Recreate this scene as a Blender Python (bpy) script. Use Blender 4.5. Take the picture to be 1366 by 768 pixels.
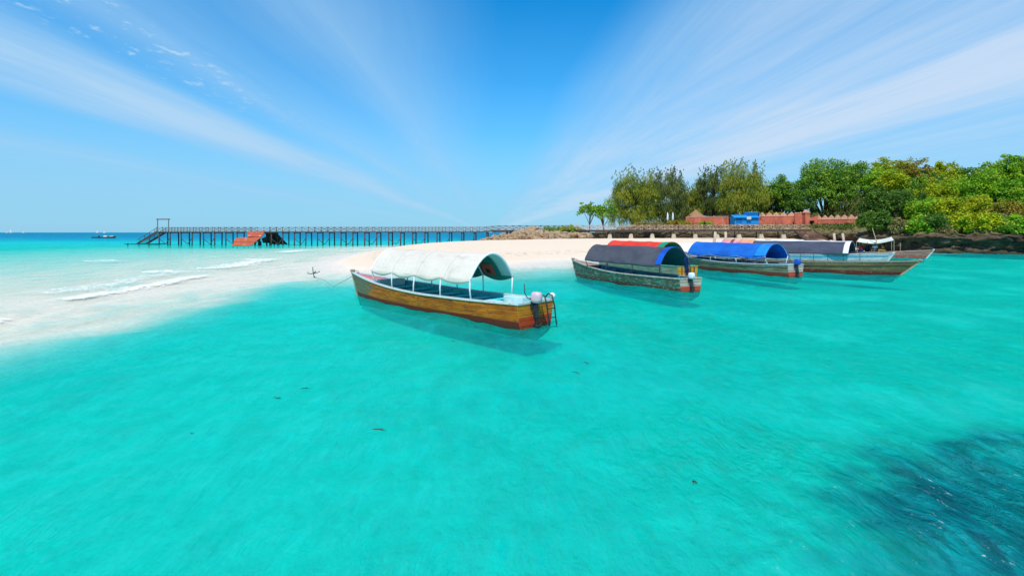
import bpy, math, random
import numpy as np
from mathutils import Vector, Matrix, noise as mnoise
R = math.radians
random.seed(7)
rng = np.random.default_rng(7)
scene = bpy.context.scene
for o in list(bpy.data.objects): bpy.data.objects.remove(o)

# ------------------------------------------------------------------ camera
CH, FP, HY = 2.8, 680.0, 310.0          # eye height, focal length in photo pixels, horizon row
cam_d = bpy.data.cameras.new('camera'); cam = bpy.data.objects.new('camera', cam_d)
scene.collection.objects.link(cam); scene.camera = cam
cam.location = (0, 0, CH); cam.rotation_euler = (R(90), 0, 0)
cam_d.sensor_width = 36; cam_d.lens = FP/1366*36; cam_d.shift_y = -(384-HY)/1366
cam_d.clip_start = 0.1; cam_d.clip_end = 60000
scene.view_settings.view_transform = 'Standard'; scene.view_settings.look = 'None'
scene.view_settings.exposure = 0.0; scene.view_settings.gamma = 1

# ------------------------------------------------------------------ light
SUN_EL, SUN_AZ = 58.0, 198.0            # azimuth clockwise from +Y
sd = Vector((math.sin(R(SUN_AZ))*math.cos(R(SUN_EL)), math.cos(R(SUN_AZ))*math.cos(R(SUN_EL)), math.sin(R(SUN_EL))))
sl = bpy.data.lights.new('sun', 'SUN'); sun = bpy.data.objects.new('sun', sl)
scene.collection.objects.link(sun)
sl.energy = 4.4; sl.angle = R(0.5); sl.color = (1.0, 0.955, 0.88)
sun.rotation_euler = sd.to_track_quat('Z', 'Y').to_euler(); sun.location = sd*200

# ------------------------------------------------------------------ node helper
class NT:
    def __init__(s, nt): s.t = nt; s.n = nt.nodes; s.l = nt.links
    def new(s, typ, **kw):
        n = s.n.new(typ)
        for k, v in kw.items(): setattr(n, k, v)
        return n
    def link(s, a, b): s.l.new(a, b)
    def setin(s, sock, v):
        if isinstance(v, bpy.types.NodeSocket): s.l.new(v, sock)
        elif v is not None:
            if isinstance(v, (tuple, list)) and len(v) == 3 and sock.type == 'RGBA': v = tuple(v)+(1,)
            sock.default_value = v
    def math(s, op, a, b=None, c=None, clamp=False):
        n = s.new('ShaderNodeMath', operation=op); n.use_clamp = clamp
        s.setin(n.inputs[0], a); s.setin(n.inputs[1], b); s.setin(n.inputs[2], c)
        return n.outputs[0]
    def mix(s, f, a, b, mode='MIX'):
        n = s.new('ShaderNodeMix', data_type='RGBA', blend_type=mode)
        s.setin(n.inputs[0], f); s.setin(n.inputs[6], a); s.setin(n.inputs[7], b)
        return n.outputs[2]
    def noise(s, vec, scale, detail=4, rough=.55, dist=0, out=0):
        n = s.new('ShaderNodeTexNoise'); s.setin(n.inputs['Vector'], vec)
        n.inputs['Scale'].default_value = scale; n.inputs['Detail'].default_value = detail
        n.inputs['Roughness'].default_value = rough; n.inputs['Distortion'].default_value = dist
        return n.outputs[out]
    def ramp(s, f, stops, interp='LINEAR'):
        n = s.new('ShaderNodeValToRGB'); r = n.color_ramp; r.interpolation = interp
        while len(r.elements) < len(stops): r.elements.new(0.5)
        for e, (p, c) in zip(r.elements, stops):
            e.position = p
            e.color = (c, c, c, 1) if isinstance(c, (int, float)) else tuple(c)+(1,)
        s.setin(n.inputs[0], f); return n.outputs[0]
    def smooth(s, v, a, b, lo=0, hi=1):
        n = s.new('ShaderNodeMapRange', interpolation_type='SMOOTHSTEP')
        s.setin(n.inputs[0], v); n.inputs[1].default_value = a; n.inputs[2].default_value = b
        n.inputs[3].default_value = lo; n.inputs[4].default_value = hi
        return n.outputs[0]
    def map(s, vec, scale=(1,1,1), rot=(0,0,0), loc=(0,0,0)):
        n = s.new('ShaderNodeMapping'); s.setin(n.inputs[0], vec)
        n.inputs['Scale'].default_value = scale; n.inputs['Rotation'].default_value = rot
        n.inputs['Location'].default_value = loc; return n.outputs[0]
    def attr(s, name, out='Fac'):
        n = s.new('ShaderNodeAttribute'); n.attribute_name = name; return n.outputs[out]
    def obj(s): return s.new('ShaderNodeTexCoord').outputs['Object']
    def pos(s): return s.new('ShaderNodeNewGeometry').outputs['Position']
    def bump(s, h, strength=.3, dist=.02, normal=None):
        n = s.new('ShaderNodeBump'); n.inputs['Strength'].default_value = strength
        n.inputs['Distance'].default_value = dist; s.setin(n.inputs['Height'], h)
        if normal is not None: s.link(normal, n.inputs['Normal'])
        return n.outputs[0]

# ------------------------------------------------------------------ world: Nishita sky with cirrus streets
world = bpy.data.worlds.new('World'); scene.world = world; world.use_nodes = True
w = NT(world.node_tree)
for n in list(w.n): w.n.remove(n)
sky = w.new('ShaderNodeTexSky', sky_type='NISHITA'); sky.sun_disc = False
sky.sun_elevation = R(SUN_EL); sky.sun_rotation = R(SUN_AZ); sky.altitude = 0
sky.air_density = 1.0; sky.dust_density = 0.3; sky.ozone_density = 2.0
tc = w.new('ShaderNodeTexCoord').outputs['Generated']
sp = w.new('ShaderNodeSeparateXYZ'); w.link(tc, sp.inputs[0])
zc = w.math('MAXIMUM', sp.outputs[2], 0.012)
px = w.math('DIVIDE', w.math('ADD', sp.outputs[0], w.math('MULTIPLY', sp.outputs[1], 0.045)), zc)     # across the cloud streets
py = w.math('DIVIDE', sp.outputs[1], zc)     # along them
cv = w.new('ShaderNodeCombineXYZ'); w.link(px, cv.inputs[0]); w.link(py, cv.inputs[1])
warp = w.noise(w.map(cv.outputs[0], (0.5, 0.16, 1)), 1.0, 3, .5)
pxw = w.math('ADD', px, w.math('MULTIPLY', w.math('SUBTRACT', warp, .5), 0.9))
f = w.math('DIVIDE', w.math('ADD', pxw, 12), 24)
def q(x): return (x+12)/24
band = w.ramp(f, [(q(-11), .25), (q(-7), .28), (q(-5.4), .55), (q(-4.4), .16), (q(-3.6), .14), (q(-3.1), .62), (q(-2.6), .88),
                  (q(-2.2), .55), (q(-1.95), .18), (q(-1.6), .50), (q(-1.15), .22), (q(-.75), .50), (q(-.25), .14), (q(-.02), .03),
                  (q(.5), .02), (q(.85), .48), (q(1.4), .66), (q(2.0), .60), (q(2.55), .74), (q(2.95), .95), (q(3.5), .80),
                  (q(4.2), .55), (q(5), .60), (q(6.0), .48), (q(7), .52), (q(11), .45)])
fine = w.smooth(w.noise(w.map(cv.outputs[0], (2.6, 0.20, 1), rot=(0, 0, R(-5))), 1.0, 9, .68, .5), .28, .72)
soft = w.noise(w.map(cv.outputs[0], (0.9, 0.35, 1)), 1.0, 4, .5)
cl = w.math('MULTIPLY', band, w.math('ADD', .50, w.math('ADD', w.math('MULTIPLY', fine, .32), w.math('MULTIPLY', soft, .60))))
# torn wisps at the upper left
wis = w.noise(w.map(cv.outputs[0], (7.0, 3.6, 1), rot=(0, 0, R(35))), 1.6, 7, .62, .15)
wmask = w.math('MULTIPLY', w.math('MULTIPLY', w.smooth(px, -2.25, -2.0), w.smooth(px, -1.80, -1.50, 1, 0)), w.smooth(py, 2.2, 5.5, 1, 0))
wis = w.math('MULTIPLY', w.smooth(wis, .52, .70), wmask)
cl = w.math('ADD', cl, w.math('MULTIPLY', wis, .6))
# small far puffs low over the sea
el = sp.outputs[2]
puff = w.noise(w.map(tc, (1, 1, 2.4)), 26, 4, .55)
pm = w.math('MULTIPLY', w.smooth(el, .02, .032), w.smooth(el, .055, .075, 1, 0))
puff = w.math('MULTIPLY', w.smooth(puff, .66, .76), pm)
cl = w.math('ADD', cl, w.math('MULTIPLY', puff, .40), clamp=True)
hs = w.new('ShaderNodeHueSaturation'); w.link(sky.outputs[0], hs.inputs['Color'])
hs.inputs['Saturation'].default_value = 1.25; hs.inputs['Hue'].default_value = 0.485; hs.inputs['Value'].default_value = 1.0
haze = w.ramp(el, [(0, 1), (.07, .96), (.13, .72), (.19, .42), (.28, .17), (.42, .0)])
skyb = w.mix(1.0, hs.outputs[0], (.0, 1.34, 1.98), 'MULTIPLY')
skyc = w.mix(w.math('MULTIPLY', haze, .85), skyb, (3.6, 6.1, 8.4))
ccol = w.mix(w.smooth(cl, .25, .95), (3.4, 6.2, 9.0), w.mix(w.smooth(px, -1.0, 2.0), (4.5, 6.8, 9.1), (6.0, 7.4, 9.2)))
cl = w.math('MULTIPLY', w.math('MULTIPLY', cl, 1.18, clamp=True), w.smooth(el, .0, .16, .5, 1))
skyc = w.mix(w.math('MULTIPLY', cl, .92), skyc, ccol)
bg = w.new('ShaderNodeBackground'); w.link(skyc, bg.inputs[0]); bg.inputs[1].default_value = 0.10
wo = w.new('ShaderNodeOutputWorld'); w.link(bg.outputs[0], wo.inputs[0])

# ------------------------------------------------------------------ mesh helpers
COL = scene.collection
def tag(o, label=None, cat=None, group=None, kind=None):
    if label: o['label'] = label
    if cat: o['category'] = cat
    if group: o['group'] = group
    if kind: o['kind'] = kind
    return o
def empty(name, loc, rz=0, **kw):
    o = bpy.data.objects.new(name, None); COL.objects.link(o)
    o.location = loc; o.rotation_euler = (0, 0, rz); o.empty_display_size = .3
    return tag(o, **kw)
class MB:
    def __init__(s): s.v = []; s.f = []; s.m = []; s.a = {}
    def add(s, vs, fs, mi=0):
        b = len(s.v); s.v += [tuple(v) for v in vs]
        s.f += [tuple(i+b for i in f) for f in fs]; s.m += [mi]*len(fs); return s
    def box(s, c, d, rz=0, mi=0, rot=None, taper=1.0):
        M = rot if rot is not None else Matrix.Rotation(rz, 3, 'Z')
        vs = []
        for z in (-1, 1):
            t = taper if z > 0 else 1
            for x, y in ((-1,-1),(1,-1),(1,1),(-1,1)):
                vs.append(Vector(c)+M @ Vector((x*d[0]/2*t, y*d[1]/2*t, z*d[2]/2)))
        return s.add(vs, [(3,2,1,0),(4,5,6,7),(0,1,5,4),(1,2,6,5),(2,3,7,6),(3,0,4,7)], mi)
    def beam(s, a, b, w_, h_, mi=0):
        a = Vector(a); b = Vector(b); d = b-a; L = d.length; d.normalize()
        up = Vector((0,0,1)) if abs(d.z) < .95 else Vector((0,1,0))
        y = up.cross(d).normalized(); z = d.cross(y)
        M = Matrix((d, y, z)).transposed()
        return s.box((a+b)/2, (L, w_, h_), rot=M, mi=mi)
    def tube(s, pts, r, n=8, mi=0, cap=True):
        pts = [Vector(p) for p in pts]; N = len(pts)
        rs = r if isinstance(r, (list, tuple)) else [r]*N
        vs = []; x = None
        for i, p in enumerate(pts):
            d = (pts[min(i+1, N-1)]-pts[max(i-1, 0)]).normalized()
            if x is None:
                x = d.cross(Vector((0,0,1)) if abs(d.z) < .9 else Vector((1,0,0))).normalized()
            x = (x-d*x.dot(d)).normalized(); y = d.cross(x)
            for k in range(n):
                a = 2*math.pi*k/n; vs.append(p+(x*math.cos(a)+y*math.sin(a))*rs[i])
        fs = [(i*n+k, i*n+(k+1)%n, (i+1)*n+(k+1)%n, (i+1)*n+k) for i in range(N-1) for k in range(n)]
        if cap: fs += [tuple(reversed(range(n))), tuple(range((N-1)*n, N*n))]
        return s.add(vs, fs, mi)
    def grid(s, P, mi=0, flip=False):       # P[i][j] points
        n, m = len(P), len(P[0])
        fs = [(i*m+j, (i+1)*m+j, (i+1)*m+j+1, i*m+j+1) for i in range(n-1) for j in range(m-1)]
        if flip: fs = [tuple(reversed(f)) for f in fs]
        return s.add([p for r_ in P for p in r_], fs, mi)
    def prism(s, poly, z0, z1, mi=0, M=None):
        n = len(poly)
        vs = [Vector((x, y, z0)) for x, y in poly]+[Vector((x, y, z1)) for x, y in poly]
        if M is not None: vs = [M @ v for v in vs]
        return s.add(vs, [tuple(reversed(range(n))), tuple(range(n, 2*n))]+[(i, (i+1) % n, n+(i+1) % n, n+i) for i in range(n)], mi)
    def blob(s, c, r, seg=14, rings=9, amp=.15, freq=1.2, seed=0, mi=0, flat=None):
        vs = []; c = Vector(c)
        for i in range(rings+1):
            th = math.pi*i/rings
            for j in range(seg):
                ph = 2*math.pi*j/seg
                d = Vector((math.sin(th)*math.cos(ph), math.sin(th)*math.sin(ph), math.cos(th)))
                k = 1+amp*2*mnoise.noise(d*freq+Vector((seed*7.3, seed*1.7, 0)))
                k += amp*.8*mnoise.noise(d*freq*2.7+Vector((seed, 3, 0)))
                p = Vector((d.x*r[0], d.y*r[1], d.z*r[2]))*k
                if flat is not None: p.z = max(p.z, flat)
                vs.append(c+p)
        fs = [(i*seg+j, (i+1)*seg+j, (i+1)*seg+(j+1) % seg, i*seg+(j+1) % seg) for i in range(rings) for j in range(seg)]
        return s.add(vs, fs, mi)
    def build(s, name, mats, parent=None, smooth=False, bevel=0, label=None):
        me = bpy.data.meshes.new(name); me.from_pydata(s.v, [], s.f)
        if not isinstance(mats, (list, tuple)): mats = [mats]
        for m in mats: me.materials.append(m)
        me.polygons.foreach_set('material_index', s.m)
        if smooth: me.polygons.foreach_set('use_smooth', [True]*len(s.f))
        for k, arr in s.a.items():
            me.attributes.new(k, 'FLOAT', 'POINT').data.foreach_set('value', arr)
        me.validate(); me.update()
        o = bpy.data.objects.new(name, me); COL.objects.link(o)
        if parent is not None: o.parent = parent
        if bevel:
            b = o.modifiers.new('bevel', 'BEVEL'); b.width = bevel; b.segments = 2; b.limit_method = 'ANGLE'
        if label: o['label'] = label
        return o
def np_mesh(name, V, F, mats, parent=None, smooth=False, attrs=None):
    me = bpy.data.meshes.new(name); V = np.asarray(V, np.float32); F = np.asarray(F, np.int32)
    k = F.shape[1]
    me.vertices.add(len(V)); me.vertices.foreach_set('co', V.ravel())
    me.loops.add(F.size); me.loops.foreach_set('vertex_index', F.ravel())
    me.polygons.add(len(F)); me.polygons.foreach_set('loop_start', np.arange(0, F.size, k, dtype=np.int32))
    me.polygons.foreach_set('loop_total', np.full(len(F), k, np.int32))
    for n_, a in (attrs or {}).items():
        me.attributes.new(n_, 'FLOAT', 'POINT').data.foreach_set('value', np.asarray(a, np.float32).ravel())
    for m in (mats if isinstance(mats, (list, tuple)) else [mats]): me.materials.append(m)
    me.update(calc_edges=True)
    if smooth: me.polygons.foreach_set('use_smooth', np.ones(len(F), bool))
    o = bpy.data.objects.new(name, me); COL.objects.link(o)
    if parent is not None: o.parent = parent
    return o
def W(pxx, pyy, z=0.0):
    Y = (CH-z)*FP/(pyy-HY); return ((pxx-683)/FP*Y, Y)
def WD(pxx, pyy, Y): return Vector(((pxx-683)/FP*Y, Y, CH-(pyy-HY)/FP*Y))

# numpy gradient noise
_perm = rng.permutation(4096)
def _h(ix, iy): return _perm[(_perm[ix & 4095]+iy) & 4095]
def vnoise(x, y):
    ix = np.floor(x).astype(np.int64); iy = np.floor(y).astype(np.int64); fx = x-ix; fy = y-iy
    u = fx*fx*fx*(fx*(fx*6-15)+10); v = fy*fy*fy*(fy*(fy*6-15)+10)
    def g(i, j):
        a = _h(ix+i, iy+j)*(2*math.pi/4096)*7; return np.cos(a)*(fx-i)+np.sin(a)*(fy-j)
    return (g(0,0)*(1-u)+g(1,0)*u)*(1-v)+(g(0,1)*(1-u)+g(1,1)*u)*v
def fbm(x, y, o=4, g=.5):
    s_ = 0; a = 1
    for k in range(o): s_ = s_+a*vnoise(x*2**k+k*17.3, y*2**k-k*9.1); a *= g
    return s_
def sdist(X, Y, poly):                 # signed distance, positive inside
    X = np.asarray(X, float); Y = np.asarray(Y, float)
    d = np.full(X.shape, 1e9); ins = np.zeros(X.shape, bool); n = len(poly)
    for i in range(n):
        x0, y0 = poly[i]; x1, y1 = poly[(i+1) % n]; ex, ey = x1-x0, y1-y0
        t = np.clip(((X-x0)*ex+(Y-y0)*ey)/(ex*ex+ey*ey+1e-9), 0, 1)
        d = np.minimum(d, np.hypot(X-x0-t*ex, Y-y0-t*ey))
        c = ((y0 > Y) != (y1 > Y)) & (X < (x1-x0)*(Y-y0)/((y1-y0) if abs(y1-y0) > 1e-9 else 1e-9)+x0)
        ins ^= c
    return np.where(ins, d, -d)
def sstep(x, a, b):
    t = np.clip((x-a)/(b-a), 0, 1); return t*t*(3-2*t)

# ------------------------------------------------------------------ terrain layout
CLIFF = [(26,140),(25,128),(30,121.5),(38,115.5),(47,110.5),(56,106),(60,101),(60.5,94),(57,87),(54.5,80),(54,74),(57,70),(63,66),(73,62),(90,58),(140,50)]
ISLE = CLIFF+[(300,50),(300,400),(60,400),(30,200)]
BEACH = [W(443,358.5), W(452,361), W(480,362), W(508,360), W(600,357), W(693,352.5), W(737,348.6), W(793,346), W(850,342), W(930,337), (40,80), (56,78), (80,90),
         (80,140), (40,150), (27,134), (15,124), (2,119), (-7,114), (-11,106), W(580,329), W(526,329.6), W(519,333), W(488,337.5), W(460,342.8), W(449,347), W(443,352)]
def land_sd(X, Y):
    s_ = sdist(X, Y, BEACH)
    return s_ + .9*fbm(X*.12, Y*.12, 3)*np.clip(1-np.abs(s_)/9, .25, 1)
def depth_at(X, Y, s_=None):           # water depth (m), 0 on land
    if s_ is None: s_ = land_sd(X, Y)
    dist = np.maximum(-s_, 0)
    wx = X + 1.4*fbm(X*.16+5, Y*.10, 3) + .5*fbm(X*.7, Y*.5+9, 2)
    dl = np.interp(dist, [0, 2, 5, 9, 14, 25, 50], [0, .07, .20, .5, 1.1, 1.8, 2.2])
    dsh = np.interp(wx, [-220, -110, -70, -45, -30, -22, -18, -15, -13.2, -12, -10.8, -9.2, -7, 5],
                        [3.5, 1.5, .62, .36, .22, .12, .05, .05, .14, .34, .85, 1.4, 1.8, 2.3])
    dsh = np.where(dsh < .2, dsh+.02, dsh)
    yy = Y + 7*fbm(X*.03, Y*.03+4, 3)
    dy = np.interp(yy, [60, 85, 105, 130, 190, 300, 600, 2000], [0, .40, .95, 1.7, 3.6, 6.5, 11, 14])
    return np.maximum(np.minimum(dl, dsh), dy*sstep(dist, 2, 30))
def ground_z(X, Y):
    X = np.asarray(X, float); Y = np.asarray(Y, float)
    s_ = land_sd(X, Y); d = depth_at(X, Y, s_)
    si = sdist(X, Y, ISLE)
    beach = 1.75*(1-np.exp(-np.maximum(s_, 0)/9.5)) + .03*fbm(X*.5, Y*.5, 4)*sstep(s_, 0, 4)
    z = np.where(s_ > 0, beach, -np.where(d < .25, d, .25+(np.minimum(d, 2.4)-.25)*.45)-np.maximum(d-2.4, 0))
    isl = 3.2+np.minimum(np.maximum(si-2.5, 0)*.10, 5)+.35*fbm(X*.15, Y*.15, 3)
    k = sstep(si, 1.6, 3.0)
    return z*(1-k)+isl*k
def gz(x, y): return float(ground_z(np.array([x]), np.array([y]))[0])

# ------------------------------------------------------------------ materials
def new_mat(name):
    m = bpy.data.materials.new(name); m.use_nodes = True; t = NT(m.node_tree)
    return m, t, t.n['Principled BSDF']
_mc = {}
def mat(name, col, col2=None, rough=.7, scale=6, stretch=(1,1,1), bump=.25, bdist=.01, spec=.3, metal=0, detail=5, contrast=(.35,.65), trans=0, dirt=None):
    if name in _mc: return _mc[name]
    m, t, b = new_mat(name); v = t.map(t.obj(), stretch)
    nz = t.noise(v, scale, detail, .6)
    c = t.mix(t.smooth(nz, *contrast), col, col2 if col2 else tuple(x*.72 for x in col))
    if dirt:
        n2 = t.noise(t.map(t.obj(), (1,1,1), loc=(7,3,1)), scale*.45, 8, .68)
        c = t.mix(t.smooth(n2, dirt[1], dirt[1]+.12), c, dirt[0])
    t.link(c, b.inputs['Base Color']); b.inputs['Roughness'].default_value = rough
    b.inputs['Specular IOR Level'].default_value = spec; b.inputs['Metallic'].default_value = metal
    if bump: t.link(t.bump(nz, bump, bdist), b.inputs['Normal'])
    _mc[name] = m; return m

# sand / soil sheet
m_ground, t, b = new_mat('ground')
p = t.pos(); sx = t.new('ShaderNodeSeparateXYZ'); t.link(p, sx.inputs[0])
n1 = t.noise(t.map(p, (1,1,.3)), .35, 6, .6); n2 = t.noise(p, 2.2, 6, .65); n3 = t.noise(t.map(p, (1, .35, 1)), 9, 4, .6)
dry = t.mix(n2, (.83, .65, .48), (.75, .57, .41)); dry = t.mix(t.smooth(n3, .62, .74, 0, .45), dry, (.55, .40, .27))
wet = t.mix(n2, (.92, .74, .57), (.80, .63, .48))
zz = t.math('ADD', sx.outputs[2], t.math('MULTIPLY', t.math('SUBTRACT', n1, .5), .22))
c = t.mix(t.smooth(zz, .10, .30), wet, dry)
wrack = t.math('MULTIPLY', t.smooth(zz, .42, .55), t.smooth(zz, .62, .85, 1, 0))
c = t.mix(t.math('MULTIPLY', wrack, t.smooth(n2, .5, .62, 0, .55)), c, (.36, .25, .16))
soil = t.mix(t.smooth(n2, .4, .6), (.10, .085, .03), (.20, .14, .08))
c = t.mix(t.smooth(zz, 1.95, 2.4), c, soil)
t.link(c, b.inputs['Base Color'])
t.link(t.math('ADD', .35, t.smooth(zz, .05, .3, 0, .55)), b.inputs['Roughness']); b.inputs['Specular IOR Level'].default_value = .25
t.link(t.bump(t.math('ADD', n2, t.math('MULTIPLY', n3, .5)), .9, .12), b.inputs['Normal'])

def rect_grid(x0, x1, nx, y0, y1, ny):
    X, Y = np.meshgrid(np.linspace(x0, x1, nx), np.linspace(y0, y1, ny))
    i = np.arange(ny-1)[:, None]*nx+np.arange(nx-1)[None, :]
    F = np.stack([i, i+1, i+nx+1, i+nx], -1).reshape(-1, 4)
    return X.ravel(), Y.ravel(), F
X, Y, F = rect_grid(-130, 230, 620, -20, 230, 430)
o = np_mesh('sand_ground', np.stack([X, Y, ground_z(X, Y)], 1), F, m_ground, smooth=True); tag(o, kind='structure')

# water: polar sheet reaching the horizon, real low waves, body colour by depth
NA, NR = 760, 560
th = np.linspace(R(-84), R(84), NA); rr = [2.2]
while len(rr) < NR-40: rr.append(rr[-1]*1.0096+.012)
rr = np.array(rr+list(np.geomspace(rr[-1]*1.04, 40000, 40))); NR = len(rr)
TH, RR = np.meshgrid(th, rr); X = (RR*np.sin(TH)).ravel(); Y = (RR*np.cos(TH)).ravel()-6
dep = np.where((np.abs(X) < 600) & (Y < 900), depth_at(X, Y), 14.0)
lsd = land_sd(X, Y)
dep = np.where(lsd > 0, -.02*lsd, dep)
D = np.hypot(X, Y); Z = np.zeros_like(X)
wr = np.random.default_rng(3)
for k in range(34):
    lam = .55*1.09**k if k < 24 else .55*1.09**k; a0 = R(wr.normal(118, 34)); kx, ky = math.cos(a0)*2*math.pi/lam, math.sin(a0)*2*math.pi/lam
    env = .6+.8*vnoise(X/(lam*4)+k*3.1, Y/(lam*4)-k)
    Z += .0062*lam**.75*env*np.sin(kx*X+ky*Y+wr.uniform(0, 6.28))*sstep(lam*70/np.maximum(D, 1), .4, 1.2)
Z += .018*fbm(X*.6+3, Y*.45, 3)*sstep(60-D, 0, 30)
Z *= .35+.65*sstep(dep, .05, .6); Z = np.where(D > 160, Z*.3, Z)
# breaking foam lines along the bar
fo = np.zeros_like(X)
def foam(pts, wd, amt, seed):
    global fo
    P = [W(*p_) for p_ in pts]; d = np.full(X.shape, 1e9); tt = np.zeros_like(X); n = len(P)-1
    xw = X+.9*fbm(X*.25+seed, Y*.2, 3)+.25*fbm(X*1.3, Y*.9+seed, 2); yw = Y+.5*fbm(X*.4, Y*.3+seed, 2)
    for i in range(n):
        (x0, y0), (x1, y1) = P[i], P[i+1]; ex, ey = x1-x0, y1-y0
        t_ = np.clip(((xw-x0)*ex+(yw-y0)*ey)/(ex*ex+ey*ey), 0, 1); dd = np.hypot(xw-x0-t_*ex, yw-y0-t_*ey)
        tt = np.where(dd < d, (i+t_)/n, tt); d = np.minimum(d, dd)
    fo = np.maximum(fo, amt*np.exp(-(d/wd)**2)*np.clip(np.sin(np.clip(tt,0,1)*math.pi)*3, .15, 1))
foam([(72,402),(110,396),(150,390),(190,383),(235,373),(300,364)], .95, 1.0, 1)
foam([(30,392),(120,385),(180,372),(240,362),(300,360)], 1.1, .6, 2)
foam([(-30,432),(4,426),(20,424)], .6, .9, 3)
foam([(190,364),(215,361),(240,362)], .8, .9, 4)
foam([(240,358),(300,356),(345,348),(360,344)], 1.5, .9, 5)
foam([(375,336),(400,334),(425,334)], 2.0, .95, 6)
foam([(325,346),(345,345),(362,344)], 1.3, .95, 7)
foam([(430,334),(465,334),(500,333)], 1.8, .8, 8)
foam([(110,348),(140,347),(160,348)], 1.5, .8, 9)
# weed bed under the water at the lower right
P_w = [(3.15,3.5),(3.1,4.5),(3.0,5.3),(3.6,6.0),(4.5,6.9),(5.8,7.4),(7.4,7.5),(9.5,7.9),(13,7.6),(14,4),(12,1),(5,1)]
weed = sdist(X+.35*fbm(X*.8, Y*.8, 4), Y+.3*fbm(X*.9+7, Y*.9, 4), P_w)
near = D < 40
weed = np.where(near, sstep(weed+.45*fbm(X*1.4+2, Y*2.2, 3), -.45, .85), 0)
for (cx, cy, rx, ry, ang, am) in ((2.75,5.0,.75,.13,-.9,.5),(2.45,4.6,.5,.10,-.9,.55),(2.05,4.3,.55,.07,.5,.6),(2.35,6.2,.7,.16,-1.1,.28),(3.0,5.9,.6,.1,-.8,.35)):
    c_, s_ = math.cos(ang), math.sin(ang); xx = X-cx+.12*fbm(X*2, Y*2, 3); yy = Y-cy+.12*fbm(X*2+5, Y*2, 3)
    e = ((xx*c_+yy*s_)/rx)**2+((-xx*s_+yy*c_)/ry)**2
    weed = np.maximum(weed, am*np.exp(-e))
i = np.arange(NR-1)[:, None]*NA+np.arange(NA-1)[None, :]
F = np.stack([i, i+NA, i+NA+1, i+1], -1).reshape(-1, 4)
m_water, t, b = new_mat('sea_water'); t.n.remove(b)
p = t.pos(); dp = t.attr('depth'); fm = t.attr('foam'); wd_ = t.attr('weed')
nA = t.noise(t.map(p, (1, .8, 1), rot=(0,0,R(-25))), .22, 5, .55)
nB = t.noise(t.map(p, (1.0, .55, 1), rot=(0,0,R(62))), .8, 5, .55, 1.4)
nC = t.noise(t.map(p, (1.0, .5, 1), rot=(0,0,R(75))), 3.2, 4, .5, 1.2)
nS = t.noise(t.map(p, (.55, .22, 1), rot=(0,0,R(80))), .9, 7, .66, 1.2)
shl = t.smooth(dp, .5, .1)
ds = t.math('MULTIPLY', dp, t.math('ADD', .62, t.math('ADD', t.math('MULTIPLY', nA, .46), t.math('MULTIPLY', nB, .30))))
sv = t.math('MULTIPLY', t.math('MULTIPLY', shl, t.smooth(dp, .01, .06)), t.math('SUBTRACT', nS, .50))
ds = t.math('MAXIMUM', t.math('ADD', ds, t.math('MULTIPLY', sv, 1.5)), 0.0)
c = t.ramp(t.math('DIVIDE', ds, 12), [(0, (.88,.76,.62)), (.010, (.80,.74,.62)), (.022, (.56,.66,.57)), (.045, (.27,.63,.53)), (.075, (.03,.56,.52)),
        (.115, (.0,.57,.48)), (.18, (.0,.56,.455)), (.23, (.0,.33,.42)), (.33, (.0,.23,.38)), (.55, (.0,.15,.32)), (1, (.0,.12,.28))])
painted_ripples = t.math('ADD', t.math('MULTIPLY', t.smooth(nB, .30, .72), .6), t.math('MULTIPLY', t.smooth(nC, .34, .70), .4))  # caustic-like wave highlights and darks, painted into the water colour
nL = t.noise(t.map(p, (1, .6, 1), rot=(0,0,R(40))), .13, 4, .6, 1.0)
c = t.mix(t.math('MULTIPLY', t.smooth(nL, .60, .38), t.smooth(dp, .6, 1.4, 0, .42)), c, (.0, .40, .37))
c = t.mix(t.smooth(dp, .05, 1.0, .30, .60), c, t.mix(painted_ripples, (.0,.27,.28), (.0,.76,.70)), 'OVERLAY')
wc = t.mix(t.smooth(nC, .40, .62), (.0, .058, .075), (.0, .16, .175))
c = t.mix(t.math('MULTIPLY', wd_, t.smooth(nB, .25, .65, .62, .97)), c, wc)
fn = t.noise(t.map(p, (1.3, .7, 1)), 2.6, 8, .7); fn2 = t.noise(p, 9.0, 5, .7)
nn_ = t.math('ADD', t.math('MULTIPLY', fn, .6), t.math('MULTIPLY', fn2, .4))
fmask = t.math('MULTIPLY', t.smooth(t.math('ADD', nn_, t.math('MULTIPLY', fm, .15)), .555, .66), t.smooth(fm, .03, .35))
# bubbles over the weed bed
sn = t.noise(t.map(p, (1, .55, 1), rot=(0,0,R(60))), 16, 6, .75); sn2 = t.noise(t.map(p, (1,1,1), loc=(3,1,0)), 1.5, 3, .5)
spk = t.math('MULTIPLY', t.math('MULTIPLY', t.smooth(sn, .60, .68), t.smooth(sn2, .50, .62)), t.attr('bub'))
sn3 = t.noise(t.map(p, (1, .45, 1), rot=(0,0,R(80))), 7, 7, .78); spk = t.math('MAXIMUM', spk, t.math('MULTIPLY', t.math('MULTIPLY', t.smooth(sn3, .70, .76), t.smooth(nA, .50, .62)), .55))
fmask = t.math('MAXIMUM', fmask, t.math('MULTIPLY', spk, .8))
c = t.mix(fmask, c, (.88,.88,.86))
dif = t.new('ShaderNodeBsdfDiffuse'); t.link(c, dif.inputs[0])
b1 = t.noise(t.map(p, (1.0, .35, 1), rot=(0,0,R(60))), 3.2, 8, .62, .7); b2 = t.noise(t.map(p, (1.0, .45, 1), rot=(0,0,R(20))), 10, 5, .6, .3)
def ridge(n_, pw): return t.math('POWER', t.math('SUBTRACT', 1.0, t.math('ABSOLUTE', t.math('SUBTRACT', t.math('MULTIPLY', n_, 2.0), 1.0))), pw)
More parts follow.
